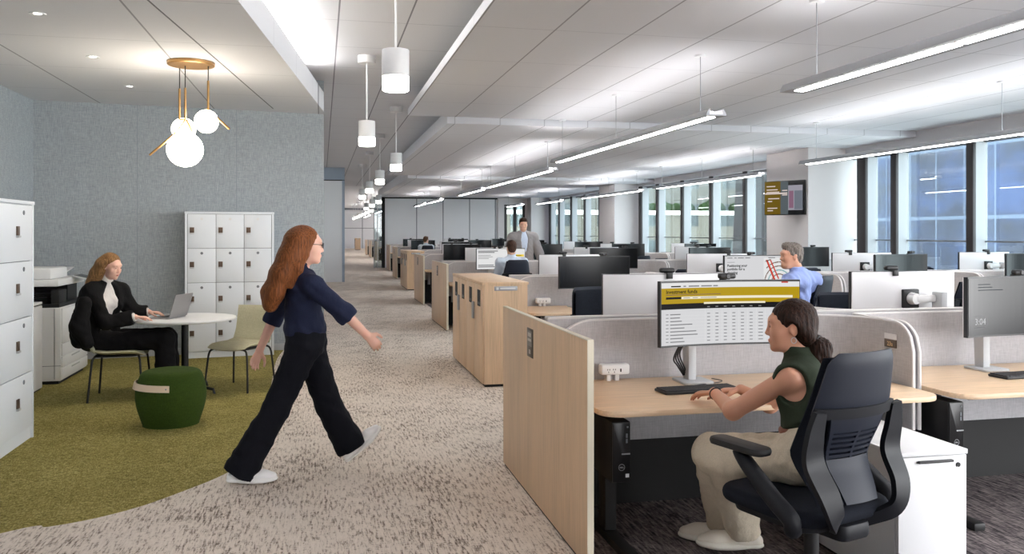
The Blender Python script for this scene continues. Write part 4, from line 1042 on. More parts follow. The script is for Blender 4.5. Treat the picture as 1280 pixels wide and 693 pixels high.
t = thing('round_table', 'white round table with a black post, laptop on it', 'table', (-1.32, 8.85, 0))
MB().lathe([(0, .712), (.45, .712), (.482, .720), (.487, .728), (.484, .738), (.478, .74), (0, .74)], 64).build('tabletop', M['plast'], t)
MB().cyl((0, 0, .06), (0, 0, .70), .034, seg=24).lathe([(0, .69), (.12, .69), (.12, .711), (0, .711)], 24).build('post', M['blackmat'], t)
MB().box(-.20, -.10, -.04, -.02, .69, .705, bev=.003).build('tilt_lever', M['blackmat'], t)
for k in range(4):
    a = R(-30 + 90 * k); c, s = math.cos(a), math.sin(a)
    MB().tube([(.02 * c, .02 * s, .09), (.12 * c, .12 * s, .075), (.33 * c, .33 * s, .045), (.345 * c, .345 * s, .0)], [.02, .018, .013, .013], 10).build('foot', M['blackmat'], t)
A = at(206.3, 399.7, .745); B = at(236.5, 394, .745); dv = (B - A); dv.z = 0; Lw = .335; mid = (A + B) / 2; yaw = math.degrees(math.atan2(dv.y, dv.x))
# laptop: local x along the hinge, keyboard side at +y
t = thing('laptop', 'open grey laptop on the white round table', 'laptop', (mid.x, mid.y, .7405), yaw)
MB().prism(rrect(-Lw / 2, Lw / 2, 0, .215, .014), 0, .014, bev=.003).build('base', mat('laptop_grey', (150, 148, 148), .4, .4), t)
q = MB()
for r_ in range(5):
    for k in range(12): q.box(-.135 + k * .0225, -.135 + k * .0225 + .018, .03 + r_ * .021, .03 + r_ * .021 + .017, .0135, .0155)
q.build('keys', M['black'], t)
ld = MB(); ld.prism(rrect(-Lw / 2, Lw / 2, 0, .235, .012), 0, .007, bev=.002); mt = T(0, -.002, .012) @ Matrix.Rotation(R(107), 4, 'X'); ld.xf(mt); lo = ld.build('lid', MATS['laptop_grey'], t)
ld = MB(); ld.prism(rrect(-Lw / 2 + .008, Lw / 2 - .008, .014, .226, .006), -.0015, .0005); ld.xf(mt); ld.build('display', scr('laptop_screen', (120, 130, 145), .5), lo)

# green pouf with its strap
t = thing('pouf', 'round moss green pouf with a pale leather strap, on the green carpet', 'pouf', (-1.21, 7.40, 0))
PR = [(0, .0), (.20, .0), (.218, .012), (.235, .06), (.262, .15), (.275, .235), (.270, .31), (.250, .385), (.232, .425), (.205, .445), (.15, .452), (0, .455)]
pr = [(p.x, p.y) for p in spline([(r_, z, 0) for r_, z in PR], 5)]; pr[0] = (0, 0); pr[-1] = (0, .455)
MB().lathe([(max(0, a), b) for a, b in pr], 56).build('body', M['pouf'], t, 60)
def pouf_r(z):
    for (r0, z0), (r1, z1) in zip(PR[1:], PR[2:]):
        if z0 <= z <= z1: return r0 + (r1 - r0) * (z - z0) / max(z1 - z0, 1e-6)
    return .2
def strap(u, v):
    a = R(-84 - 200 * u); bow = math.sin(math.pi * u) ** .6; z = .305 + .052 * v + .012 * bow; r_ = pouf_r(z) + .004 + .018 * bow
    return (r_ * math.cos(a), r_ * math.sin(a), z)
MB().sheet(strap, 40, 3, .008).build('strap', M['leather'], t, 60)
for u in (.025, .975):
    p = Vector(strap(u, .5)); n = Vector((p.x, p.y, 0)).normalized(); MB().cyl(p, p + n * .008, .006, seg=12).build('rivet', M['steel'], t)

# copier
t = thing('copier', 'large white office copier with black middle, behind the seated woman', 'copier', (-2.64, 9.55, 0))
q = MB(); q.box(-.68, 0, 0, 1.0, .04, .80, bev=.008); q.build('body', M['plast'], t)
MB().box(-.64, -.03, .04, .96, 0, .05).build('base', M['dark'], t)
for z0, z1 in ((.06, .17), (.18, .29), (.30, .42)):
    d = MB().box(-.005, .014, .02, .98, z0, z1, bev=.004).build('paper_drawer', M['plast'], t)
    MB().box(.012, .016, .35, .65, z1 - .035, z1 - .02, bev=.001).build('handle', M['plast2'], d)
MB().box(-.005, .016, .02, .98, .43, .79, bev=.006).build('front_cover', M['plast'], t)
MB().box(-.5, -.25, -.005, .002, .40, .43, bev=.001).build('side_handle', M['plast2'], t)
MB().box(-.66, -.0, -.003, .004, .195, .2).box(-.06, -.055, -.003, .004, .06, .79).build('side_seam', M['gap'], t)
MB().box(-.60, -.52, -.05, .0, .42, .60, bev=.006).build('side_bracket', M['plast'], t)
MB().cyl((-.555, -.06, .53), (-.555, -.02, .53), .035, seg=20).build('green_release', mat('teal', (20, 120, 104), .4), t)
q = MB(); q.box(-.66, -.02, .02, .98, .80, .84).box(-.66, -.58, .02, .98, .84, 1.02).box(-.62, -.1, .62, .98, .84, 1.04).box(-.1, -.02, .02, .3, .84, .98, bev=.01); q.build('output_bay', M['black'], t)
q = MB()
for k in range(5): q.box(-.56, -.14, .05, .6, .86 + k * .022, .866 + k * .022)
q.build('bay_ribs', M['bezel'], t)
MB().box(-.68, -.02, -.0, .98, 1.02, 1.09, bev=.01).build('scanner', M['plast'], t)
MB().box(-.66, -.10, .02, .62, 1.092, 1.21, bev=.02).build('document_feeder', M['plast'], t)
q = MB(); q.box(-.5, -.12, .60, .96, 0, .012, bev=.004); q.xf(T(0, .0, 1.13) @ T(0, .6, 0) @ Matrix.Rotation(R(8), 4, 'X') @ T(0, -.6, 0)); q.build('feeder_tray', M['plast'], t)
q = MB(); q.box(0, .20, -.16, .16, 0, .02, bev=.006); q.xf(T(-.02, .62, 1.10) @ Matrix.Rotation(R(14), 4, 'Y')); cp = q.build('control_panel', M['plast2'], t)
q = MB(); q.box(.02, .18, -.14, .14, .019, .022); q.xf(T(-.02, .62, 1.10) @ Matrix.Rotation(R(14), 4, 'Y')); q.build('touch_screen', M['off'], cp)
t = thing('waste_bin', 'narrow white bin with a black rim between the left lockers and the copier', 'bin', (-2.92, 9.16, 0))
MB().box(-.18, .18, -.15, .15, 0.02, .85, bev=.008).build('body', M['plast'], t); MB().box(-.18, .18, -.15, .15, .86, .885, bev=.004).build('lid', M['plast'], t); MB().box(-.17, .17, -.14, .14, .85, .862).build('rim_gap', M['dark'], t)
MB().box(-.165, .165, -.135, .135, 0, .022).build('base', M['dark'], t)

# wall television on the near column
PR_, PL_ = atd(1006, 246, 16.55), atd(955.5, 249, 17.25)
c = (PR_ + PL_) / 2; dx = PR_ - PL_; yaw = math.degrees(math.atan2(dx.y, dx.x))
t = thing('television', 'wall television with gold and grey picture on the near column', 'television', (c.x, c.y, c.z), yaw)
w = math.hypot(dx.x, dx.y) / 2; h = .345
MB().box(-w, w, 0, .045, -h, h, bev=.006).build('cabinet', M['bezel'], t)
bm = bmesh.new()
def pq(x0, x1, z0, z1, o, mi):
    f = bm.faces.new([bm.verts.new((-w + 2 * w * a, -o, h - 2 * h * b)) for a, b in ((x0, z1), (x1, z1), (x1, z0), (x0, z0))]); f.material_index = mi
pq(.012, .985, .015, .975, .001, 0); pq(.012, .41, .015, .975, .0016, 1); pq(.41, .6, .015, .975, .0016, 2); pq(.6, .95, .14, .86, .002, 3); pq(.62, .73, .3, .8, .0025, 4); pq(.75, .95, .3, .84, .0025, 5)
for x0, x1, z in ((.06, .28, .14), (.06, .34, .24), (.06, .38, .31), (.45, .58, .27), (.1, .38, .50), (.45, .58, .40), (.08, .2, .58), (.08, .33, .78), (.08, .22, .85)): pq(x0, x1, z, z + .028, .0025, 6)
pq(.02, .58, .345, .385, .0028, 6)  # long bar: reflection of a linear light, painted into the picture
me = bpy.data.meshes.new('picture'); bm.normal_update(); bm.to_mesh(me); bm.free()
link('picture', me, [M['off'], scr('tv_gold', (104, 84, 20), .5), scr('tv_grey', (84, 92, 96), .5), scr('tv_pale', (150, 148, 158), .5), scr('tv_mauve', (130, 96, 116), .5), scr('tv_slate', (108, 114, 124), .5), scr('tv_text_reflection', (200, 186, 180), .6)], t)
MB().tube([(0, .045, 0), (.05, .09, 0), (.12, .22, 0)], .02, 8).box(.03, .2, .2, .24, -.15, .15).build('wall_arm', M['black'], t)
# ------------------------------------------------------------------ people
def basis(r, u):
    r = Vector(r).normalized(); u = Vector(u); u = (u - r * u.dot(r)).normalized(); f = u.cross(r)
    m = Matrix.Identity(4)
    for i in range(3): m[i][0], m[i][1], m[i][2] = r[i], f[i], u[i]
    return m
def fwd_basis(f, up=(0, 0, 1)):
    f = Vector(f).normalized(); r = f.cross(Vector(up)).normalized(); u = r.cross(f); m = Matrix.Identity(4)
    for i in range(3): m[i][0], m[i][1], m[i][2] = r[i], f[i], u[i]
    return m
def V(a): return np.array(a, float)
def head_prims(fem=True):
    p = [el((0, -.014, .036), (.074, .094, .084), .02), el((0, .030, -.026), (.060, .062, .080), .04), el((0, .040, -.080), (.044, .046, .030), .035), el((0, .076, -.100), (.016, .015, .013), .025)]
    p += [el((s * .036, .060, -.028), (.022, .024, .024), .03) for s in (-1, 1)]
    p += [el((0, .079, .030), (.046, .016, .016), .025)]
    p += [sub(el((s * .031, .101, .006), (.019, .015, .010), .012)) for s in (-1, 1)]
    p += [el((s * .031, .078, .004), (.0135, .0125, .0115), .004) for s in (-1, 1)]
    p += [rc((0, .088, .016), (0, .1035, -.026), .0065, .0095, .014), el((0, .1045, -.029), (.009, .008, .0075), .008)] + [el((s * .010, .096, -.033), (.0075, .010, .0065), .008) for s in (-1, 1)]
    p += [el((0, .092, -.060), (.021, .010, .0055), .008), el((0, .090, -.069), (.018, .010, .006), .007), sub(el((0, .104, -.0645), (.022, .010, .0012), .003))]
    p += [el((s * .074, -.008, -.010), (.009, .018, .030), .010) for s in (-1, 1)] + [sub(el((s * .083, -.002, -.006), (.006, .010, .017), .006)) for s in (-1, 1)]
    if not fem: p += [el((0, .05, -.092), (.05, .042, .028), .03), el((0, .082, .030), (.048, .015, .010), .015)]
    return p
def hand_prims(w, d, n, side, curl=.5, s=1.0, spread=.06):
    """w wrist, d finger direction, n palm normal (the way the palm faces), side: thumb side vector"""
    w, d, n = Vector(w), Vector(d).normalized(), Vector(n); n = (n - d * n.dot(d)).normalized(); t = Vector(side); t = (t - d * t.dot(d) - n * t.dot(n)).normalized()
    p = [rc(w + d * .012 * s, w + d * .078 * s, .027 * s, .038 * s, .012, .42, n)]
    for k, (o, L) in enumerate(((.029, .070), (.010, .080), (-.010, .076), (-.029, .060))):
        a = w + d * (.085 - abs(o + .002) * .3) * s + t * o * s; dd = (d + t * o * spread * 20).normalized(); ang = curl * (.35 + .05 * k)
        for j, (fr, r0, r1) in enumerate(((.44, .0090, .0083), (.31, .0083, .0076), (.25, .0076, .0062))):
            q = dd * math.cos(ang) + n * math.sin(ang); b = a + q * L * fr * s; p.append(rc(a, b, r0 * s, r1 * s, .004)); a = b; ang += curl * .75
    a = w + d * .028 * s + t * .026 * s; q = (d * .55 + t * .75 + n * .25).normalized(); b = a + q * .036 * s; c = b + (d * .85 + t * .35 + n * .3).normalized() * .032 * s; e = c + (d * .95 + t * .1 + n * .3).normalized() * .026 * s
    p += [rc(a, b, .014 * s, .0115 * s, .012), rc(b, c, .0115 * s, .0098 * s, .004), rc(c, e, .0098 * s, .0078 * s, .003)]
    return p
class Fig:
    def __init__(s, J, hf, s_=1.0, fem=True, tilt=(0, 0, 1), rvec=None):
        s.J = {k: Vector(v) for k, v in J.items()}; s.s = s_; s.fem = fem
        J = s.J; s.up = (J['neck'] - J['pelvis']).normalized(); s.B = basis(rvec or (J['shR'] - J['shL']), s.up); s.BH = basis((J['hipR'] - J['hipL']), s.up)
        s.H = Matrix.Translation(J['head']) @ fwd_basis(hf, tilt)
    def tp(s, f, x=0, y=0):     # point along the trunk
        p = s.J['pelvis'].lerp(s.J['neck'], f); B = s.B.to_3x3(); return p + B @ Vector((x * s.s, y * s.s, 0))
    def E(s, f, r, k=.04, x=0, y=0, B=None, off=0, z=0):
        r = [q * s.s + off for q in r]; return el(s.tp(f, x, y) + s.up * z, r, k, np.array((B or s.B).to_3x3()))
    def trunk(s, off=0, k=.06, loose=0):
        o = off; w = 1 if s.fem else 1.1
        p = [s.E(.06, (.160, .112, .115), k, B=s.BH, off=o), s.E(.30, (.128 * w + loose, .096 * w + loose * .6, .13), k, off=o), s.E(.62, (.142 * w, .100 * w, .16), k, off=o), s.E(.84, (.150 * w, .090 * w, .09), k, off=o)]
        if s.fem: p += [s.E(.69, (.062, .050, .062), .04, x=q * .066, y=.074, off=o) for q in (-1, 1)]
        for q in 'LR': p.append(rc(s.tp(.96), s.J['sh' + q], .052 * s.s * w + o, .050 * s.s * w + o, .05)); p.append(el(s.J['sh' + q], [.054 * s.s * w + o] * 3, .04))
        return p
    def neckp(s, off=0):
        b = s.H @ Vector((0, -.018, -.062)); return [rc(s.tp(.97), b, .056 * s.s + off, .050 * s.s * (1 if s.fem else 1.15) + off, .03)]
    def arm(s, q, off=0, k=.025, w=(.046, .037, .038, .026), f1=1.0, cut=None):
        J = s.J; m = 1 if s.fem else 1.15; w = [a * s.s * m + off for a in w]
        p = [rc(J['sh' + q], J['el' + q], w[0], w[1], k)]
        if f1 > 0:
            e = J['el' + q].lerp(J['wr' + q], f1); d = (J['wr' + q] - J['el' + q]).normalized()
            p.append(rc(J['el' + q], e, w[2], w[2] + (w[3] - w[2]) * f1, k, cuts=[(V(e), V(d))] if cut else ()))
        return p
    def leg(s, q, off=0, k=.03, w=(.082, .055, .055, .036), cut=False, hem=0):
        J = s.J; w = [a * s.s + off for a in w]; a = J['an' + q]; d = (a - J['kn' + q]).normalized(); e = a + d * hem
        return [rc(J['hip' + q], J['kn' + q], w[0], w[1], k), rc(J['kn' + q], e, w[2], w[3], k, cuts=[(V(e), V(d))] if cut else ())]
    def shoe(s, q, toe, up=(0, 0, 1), L=.25, W=.047, heel=0):
        """ankle to toe direction; the sole plane is normal to up"""
        a = s.J['an' + q]; up = Vector(up).normalized(); t = Vector(toe); t = (t - up * t.dot(up)).normalized(); sole = a - up * .075
        hl = sole - t * .055 + up * .03; bl = sole + t * (L * .52) + up * .028; tp = sole + t * (L * .74) + up * .024
        c = [(V(sole), V(-up))]
        return [rc(hl, sole + t * .05 + up * .035, .036, .040, .03, cuts=c), rc(sole + t * .04 + up * .04, bl, .040, W * .9, .03, .8, up, cuts=c), rc(bl, tp, W * .92, W * .72, .03, .7, up, cuts=c), rc(a - up * .03, a + up * .01, .042, .041, .03)], \
               [rc(hl - up * .018, sole + t * .05 + up * .008, .041, .040, .03, .4, up, cuts=c), rc(sole + t * .05 + up * .008, bl - up * .02, .040, W, .03, .4, up, cuts=c), rc(bl - up * .02, tp - up * .015, W, W * .82, .03, .4, up, cuts=c)]
def face_bits(fg, root, brow, lip=(176, 96, 88), iris=(60, 44, 34)):
    H = fg.H; q = MB()
    for s_ in (-1, 1): q.lathe([(.0056 * math.sin(math.pi * i / 8), -.0018 * math.cos(math.pi * i / 8)) for i in range(9)], 14, mt=H @ T(s_ * .031, .0918, .004) @ Matrix.Rotation(R(90), 4, 'X'))
    q.build('irises', mat('iris_%d' % iris[0], iris, .2), root)
    q = MB()
    for s_ in (-1, 1): q.tube([H @ Vector((s_ * x, y, z)) for x, y, z in ((.014, .0935, .022), (.028, .0925, .0265), (.046, .079, .021))], [.0022, .003, .0012], 6)
    q.build('eyebrows', brow, root)
    ps = xform([el((0, .0945, -.0605), (.019, .0085, .0042), .003), el((0, .0925, -.0690), (.016, .0085, .0048), .003)], H); blob('lips', ps, .003, mat('lip_%d' % lip[0], lip, .4), root)
def locks(H, paths, r0, r1, k=.02, flat=None):
    return [p for pts in paths for p in [rc(H @ Vector(a), H @ Vector(b), r0 + (r1 - r0) * i / len(pts), r0 + (r1 - r0) * (i + 1) / len(pts), k) for i, (a, b) in enumerate(zip(pts, pts[1:]))]]
def streaks(ax=2, amp=.003, f=260):
    def fn(X, Y, Z): return amp * (np.sin(X * f + 9 * np.sin(Z * 7)) * np.cos(Y * f * .83 + 5 * np.sin(Z * 9))).astype(np.float32)
    return fn
def folds(amp=.004, seed=0):
    a = np.random.RandomState(seed).uniform(-1, 1, (6, 4))
    def fn(X, Y, Z):
        o = 0
        for q in a: o = o + np.sin((X * q[0] + Y * q[1] + Z * (q[2] + .3 * np.sign(q[2]))) * 55 + q[3] * 7 + 1.5 * np.sin(X * 19 + Z * 23 + q[0] * 5))
        return (amp * o / 3).astype(np.float32)
    return fn
SK = [m_skin('skin_fair', (226, 178, 158)), m_skin('skin_light', (222, 176, 152)), m_skin('skin_warm', (206, 152, 126))]
P = atd
def person(label, loc):
    t = thing('person', label, 'person', (loc[0], loc[1], 0)); return t
def fix(t):
    bpy.context.view_layer.update()
    for c in t.children: c.matrix_parent_inverse = t.matrix_world.inverted()

# ---- the woman walking along the corridor
def walker():
    J = dict(pelvis=P(383, 428, 5.45), neck=P(374, 342, 5.46), head=P(383, 307, 5.44), shR=P(391, 357, 5.31), shL=P(363, 357, 5.62), hipR=P(380, 434, 5.37), hipL=P(386, 433, 5.53),
             elR=P(430, 391, 5.27), wrR=P(458, 419, 5.33), elL=P(343, 396, 5.70), wrL=P(325, 437, 5.66), knR=P(344, 513, 5.33), anR=P(302, 587, 5.30), knL=P(410, 505, 5.52), anL=P(437, 556, 5.55))
    t = person('woman with long red hair striding across the corridor in navy blouse and black trousers', J['pelvis'])
    hf = Vector((.985, .17, -.06)); fg = Fig(J, hf, .97, True, rvec=Vector((.20, -.98, 0))); sk = SK[0]
    ps = xform(head_prims(), fg.H) + fg.neckp() + fg.trunk(-.012)
    for q in 'LR': ps += fg.arm(q) + fg.leg(q, -.012)
    ps += hand_prims(J['wrR'], J['wrR'] - J['elR'], (-.25, .95, -.1), (.6, 0, .8), .55, .95) + hand_prims(J['wrL'], (J['wrL'] - J['elL']) + Vector((-.02, 0, -.05)), (.5, -.85, 0), (.75, .5, .35), .6, .95)
    blob('body', ps, .0055, sk, t)
    # blouse with three-quarter sleeves, gathered at the waist
    d = fg.up; c = J['pelvis'].lerp(J['neck'], .16); hemcut = [(V(c), V(-d))]
    ps = [dict(p, cuts=list(p['cuts']) + (hemcut if i < 3 else [])) for i, p in enumerate(fg.trunk(.012, loose=.02))]
    ps += [dict(fg.E(.22, (.155, .118, .075), .05, off=.005), cuts=hemcut)] + fg.neckp(.004)
    for q in 'LR': ps += fg.arm(q, .016, f1=.22, cut=True, w=(.05, .046, .047, .05))
    ps += [sub(el(fg.tp(1.08, 0, .045), (.06, .06, .075), .02))]
    blob('blouse', ps, .007, m_cloth('navy_blouse', (33, 38, 60), .8), t, folds(.005, 3))
    ps = fg.leg('R', .008, w=(.098, .078, .078, .100), cut=True, hem=.03) + fg.leg('L', .008, w=(.096, .078, .078, .098), cut=True, hem=.03) + [fg.E(.05, (.160, .118, .115), .07, B=fg.BH, off=.008), fg.E(.17, (.135, .105, .06), .05, off=.006)]
    blob('trousers', ps, .008, m_cloth('black_trousers', (18, 19, 26), .85), t, folds(.004, 5))
    for q, toe, up in (('R', Vector((1, -.02, -.03)), (0, 0, 1)), ('L', Vector((.66, .12, .62)), Vector((-.66, -.1, .72)))):
        U, S = fg.shoe(q, toe, up, .245); blob('shoe', U, .005, mat('white_leather', (246, 246, 246), .5), t); blob('sole', S, .006, mat('white_sole', (248, 248, 246), .6), t)
    H = fg.H
    ps = xform([el((0, -.026, .044), (.085, .100, .088), .02), el((0, -.045, -.03), (.080, .070, .10), .04)], H) + [sub(p) for p in xform([el((0, .105, -.035), (.064, .075, .092), .02)], H)]
    for x in (-.07, -.035, 0, .035, .07):
        ps += locks(H, [[(x, -.07, .02), (x * 1.05, -.105, -.08), (x * 1.15, -.155, -.19), (x * 1.1, -.195 - .02 * math.cos(x * 40), -.31), (x * .9, -.205, -.39)]], .050, .020, .06)
    ps += locks(H, [[(.072, .0, .03), (.080, -.02, -.06), (.088, -.05, -.16), (.09, -.09, -.26)], [(-.072, .0, .03), (-.080, -.02, -.06), (-.088, -.05, -.16)]], .024, .018, .03)
    blob('hair', ps, .006, m_hair('red_hair', (112, 66, 36), 1.3), t, streaks(amp=.0022))
    face_bits(fg, t, MATS['red_hair'])
    q = MB()
    for s_ in (-1, 1):
        q.tube([H @ Vector((s_ * .033 + .021 * math.cos(a), .104 - .004 * abs(math.cos(a)), .005 + .016 * math.sin(a))) for a in [2 * math.pi * k / 18 for k in range(18)]], .0022, 6, True)
        q.tube([H @ Vector(v) for v in ((s_ * .054, .100, .008), (s_ * .070, .06, .010), (s_ * .078, -.005, .008))], .002, 6)
    q.tube([H @ Vector(v) for v in ((-.012, .107, .006), (0, .110, .009), (.012, .107, .006))], .002, 6); q.build('glasses', M['black'], t); fix(t)
walker()

# ---- the woman at the round table
def table_woman():
    J = dict(pelvis=P(124, 424, 8.12), neck=P(131.5, 357, 8.12), head=P(139, 333, 8.08), shR=P(115.5, 365, 7.99), shL=P(150, 364, 8.25), hipR=P(127, 429, 8.02), hipL=P(129, 425, 8.22),
             elR=P(134, 403, 7.90), wrR=P(169, 396.5, 7.96), elL=P(166, 391, 8.30), wrL=P(186, 390, 8.33), knR=P(206, 424, 8.10), knL=P(209, 421, 8.26), anR=P(207, 487, 8.05), anL=P(214, 484, 8.28))
    t = person('seated woman with long blonde hair in a black blazer typing on a laptop', J['pelvis'])
    fg = Fig(J, Vector((.80, -.52, -.24)), 1.0, True); sk = SK[0]
    ps = xform(head_prims(), fg.H) + fg.neckp() + fg.trunk(-.015)
    for q in 'LR': ps += fg.arm(q) + fg.leg(q, -.012)
    lap = Vector((.96, .25, -.12))
    ps += hand_prims(J['wrR'], lap, (0, 0, -1), (.1, 1, 0), .35, 1.0) + hand_prims(J['wrL'], lap + Vector((0, -.4, 0)), (0, 0, -1), (.1, -1, 0), .35, 1.0)
    blob('body', ps, .006, sk, t)
    ps = fg.trunk(.004) + fg.neckp(.006) + fg.arm('R', .012, f1=1.0, w=(.046, .037, .038, .030), cut=True) + fg.arm('L', .012, f1=1.0, w=(.046, .037, .038, .030), cut=True)
    blob('jumper', ps, .008, m_cloth('white_knit', (224, 216, 210), .9, fold=.3), t, folds(.002, 2))
    ps = fg.trunk(.024, loose=.03) + [fg.E(.05, (.20, .16, .13), .07, y=-.02, off=.012), rc(fg.tp(.35, -.10, -.10), fg.tp(-.16, -.16, -.20), .09, .06, .08), rc(fg.tp(.35, .05, -.13), fg.tp(-.13, .05, -.24), .09, .06, .08), rc(fg.tp(.6, -.05, -.06), fg.tp(.1, -.1, -.2), .10, .09, .08)] + [rc(P(106, 379, d_), P(99, 408, d_), .062, .072, .14) for d_ in (7.77, 8.0, 8.22)] + [rc(P(100, 408, d_), P(110, 430, d_), .075, .05, .06) for d_ in (7.78, 8.0, 8.22)]
    for q in 'LR': ps += fg.arm(q, .022, f1=.93, w=(.058, .055, .054, .044), cut=True) + [rc(fg.tp(.97), J['sh' + q], .060, .075, .05)]
    ps += [sub(rc(fg.tp(1.02, .01, .13), fg.tp(.45, .03, .20), .066, .118, .02)), sub(rc(fg.tp(.45, .03, .2), fg.tp(-.1, .02, .24), .118, .12, .02))]
    blob('blazer', ps, .008, m_cloth('black_blazer', (23, 22, 23), .85), t, folds(.004, 8))
    ps = fg.leg('R', .012, w=(.092, .078, .078, .085), cut=True, hem=.02) + fg.leg('L', .012, w=(.092, .078, .078, .085), cut=True, hem=.02) + [fg.E(.04, (.165, .125, .11), .06, B=fg.BH, off=.008)]
    blob('trousers', ps, .008, m_cloth('black_trousers2', (20, 19, 21), .85), t, folds(.004, 6))
    for q in 'LR':
        U, S = fg.shoe(q, (1, -.1, 0), (0, 0, 1), .24); blob('shoe', U + S, .006, M['black'], t)
    H = fg.H
    ps = xform([el((0, -.022, .042), (.082, .098, .086), .02), el((0, -.05, -.03), (.074, .062, .10), .04)], H) + [sub(p) for p in xform([el((0, .105, -.03), (.062, .078, .094), .02)], H)]
    for x in (-.065, -.03, .0, .03, .065):
        ps += locks(H, [[(x, -.07, .0), (x * 1.1, -.10, -.10), (x * 1.1, -.125, -.2), (x * 1.0, -.135, -.30)]], .042, .030, .06)
    ps += locks(H, [[(.070, -.02, .03), (.078, -.03, -.06), (.080, -.05, -.15)], [(-.070, -.02, .03), (-.076, -.03, -.06), (-.078, -.06, -.16)]], .022, .018, .03)
    blob('hair', ps, .006, m_hair('blonde_hair', (134, 100, 66), 1.3), t, streaks(amp=.0012))
    face_bits(fg, t, mat('brow_blonde', (130, 96, 64), .7), (190, 100, 96))
    e = MB(); e.tube([H @ Vector((.080, -.006 + .012 * math.cos(a), -.052 + .014 * math.sin(a))) for a in [2 * math.pi * k / 16 for k in range(16)]], .0022, 6, True); e.build('earring', M['brass'], t); fix(t)
table_woman()

# ---- the woman at the front desk
def desk_woman():
    J = dict(pelvis=P(1012, 573, 3.64), neck=P(1001, 455, 3.84), head=P(988, 408, 3.86), shL=P(986, 474, 3.70), shR=P(1019, 470, 4.0), hipL=P(1002, 577, 3.60), hipR=P(1003, 567, 3.78),
             elL=P(916, 514, 3.83), wrL=P(893, 491, 4.10), elR=P(962, 506, 4.16), wrR=P(926, 487, 4.26), knL=P(906, 575, 3.90), knR=P(890, 566, 3.99), anL=P(930, 664, 4.12), anR=P(905, 655, 4.30))
    t = person('front seated woman in a dark green sleeveless top typing, brown hair in a low bun', J['pelvis'])
    fg = Fig(J, Vector((-.90, .43, -.05)), .96, True, rvec=Vector((.42, .90, 0))); sk = SK[2]
    ps = xform(head_prims(), fg.H) + fg.neckp() + fg.trunk(-.012)
    for q in 'LR': ps += fg.arm(q, w=(.050, .041, .041, .027)) + fg.leg(q, -.014)
    ps += hand_prims(J['wrL'], Vector((-.42, .88, -.20)), (-.1, 0, -1), (.88, .42, 0), .38, .95) + hand_prims(J['wrR'], Vector((-.80, .55, -.16)), (0, 0, -1), (-.5, -.8, 0), .38, .95)
    blob('body', ps, .005, sk, t)
    # sleeveless ribbed top with a high collar
    ps = fg.trunk(.008) + [rc(fg.tp(.97), fg.H @ Vector((0, -.02, -.085)), .066, .060, .02, cuts=[(V(fg.H @ Vector((0, -.02, -.088))), V(fg.H.to_3x3() @ Vector((0, -.1, 1))))])]
    bl = J['pelvis'].lerp(J['neck'], .29); ps = [dict(p, cuts=list(p['cuts']) + [(V(bl), V(-fg.up))]) if i < 3 else p for i, p in enumerate(ps)]
    out = Vector((.42, .90, 0)).normalized()
    for q, sg in (('L', -1), ('R', 1)):
        c = J['sh' + q] + out * sg * .012; ps += [sub(el(c + out * sg * .036 - fg.up * .020, (.072, .072, .090), .012))]
    blob('top', ps, .005, m_cloth('green_top', (48, 56, 44), .85, fold=.3), t, folds(.0025, 4))
    ps = fg.leg('L', .012, w=(.086, .078, .080, .076), cut=True, hem=-.015) + fg.leg('R', .012, w=(.086, .078, .080, .076), cut=True, hem=-.015) + [fg.E(.05, (.165, .125, .11), .06, B=fg.BH, off=.010), fg.E(.20, (.135, .108, .06), .05, off=.006)]
    blob('trousers', ps, .006, m_cloth('cream_trousers', (206, 194, 174), .85, fold=.7), t, folds(.0035, 12))
    ps = [fg.E(.275, (.134, .108, .018), .01, off=.018)]; blob('waistband', ps, .006, mat('brown_belt', (126, 66, 44), .5), t)
    for q, toe in (('L', (-.92, .38, 0)), ('R', (-.90, .42, 0))):
        U, S = fg.shoe(q, toe, (0, 0, 1), .255, .05); sh = blob('shoe', U, .0045, mat('cream_canvas', (228, 220, 206), .7), t); blob('sole', S, .005, mat('cream_sole', (228, 224, 212), .6), sh)
    H = fg.H
    ps = xform([el((0, -.020, .040), (.082, .102, .088), .02), el((0, -.060, -.028), (.072, .055, .075), .04), rc((.066, .0, .03), (.060, -.07, -.04), .026, .030, .03), rc((-.066, .0, .03), (-.060, -.07, -.04), .026, .030, .03)], H) + [sub(p) for p in xform([el((0, .112, -.032), (.072, .088, .098), .015), el((.086, .0, -.012), (.02, .024, .034), .01), el((-.086, .0, -.012), (.02, .024, .034), .01)], H)]
    blob('hair', ps, .005, m_hair('brown_hair', (38, 24, 18), 1.7), t, streaks(amp=.002))
    bc = H @ Vector((0, -.118, -.112)); ps = [el(bc, (.058, .058, .060), .02)]
    for k in range(6):
        a = k * 1.05; ps.append(rc(bc + Vector((math.cos(a) * .036, math.sin(a) * .036, .028)), bc + Vector((math.cos(a + .9) * .042, math.sin(a + .9) * .042, -.032)), .020, .018, .012))
    ps += [rc(bc, bc + Vector((.0, -.01, -.085)), .038, .024, .03), rc(H @ Vector((0, -.085, -.06)), bc, .032, .036, .03)]
    hb = blob('bun', ps, .005, MATS['brown_hair'], t, streaks(amp=.0035, f=330)); q = MB(); c0 = H @ Vector((0, -.092, -.066)); dd = (bc - c0).normalized(); o1 = dd.orthogonal().normalized(); o2 = dd.cross(o1)
    q.tube([c0 + (o1 * math.cos(a) + o2 * math.sin(a)) * .036 for a in [2 * math.pi * k / 20 for k in range(20)]], .006, 8, True); q.build('hair_tie', M['black'], t)
    face_bits(fg, t, MATS['brown_hair'], (182, 104, 96))
    q = MB(); q.tube([H @ Vector((-.081, -.004 + .011 * math.cos(a), -.056 + .013 * math.sin(a))) for a in [2 * math.pi * k / 16 for k in range(16)]], .0018, 6, True); q.build('earring', M['silver'], t)
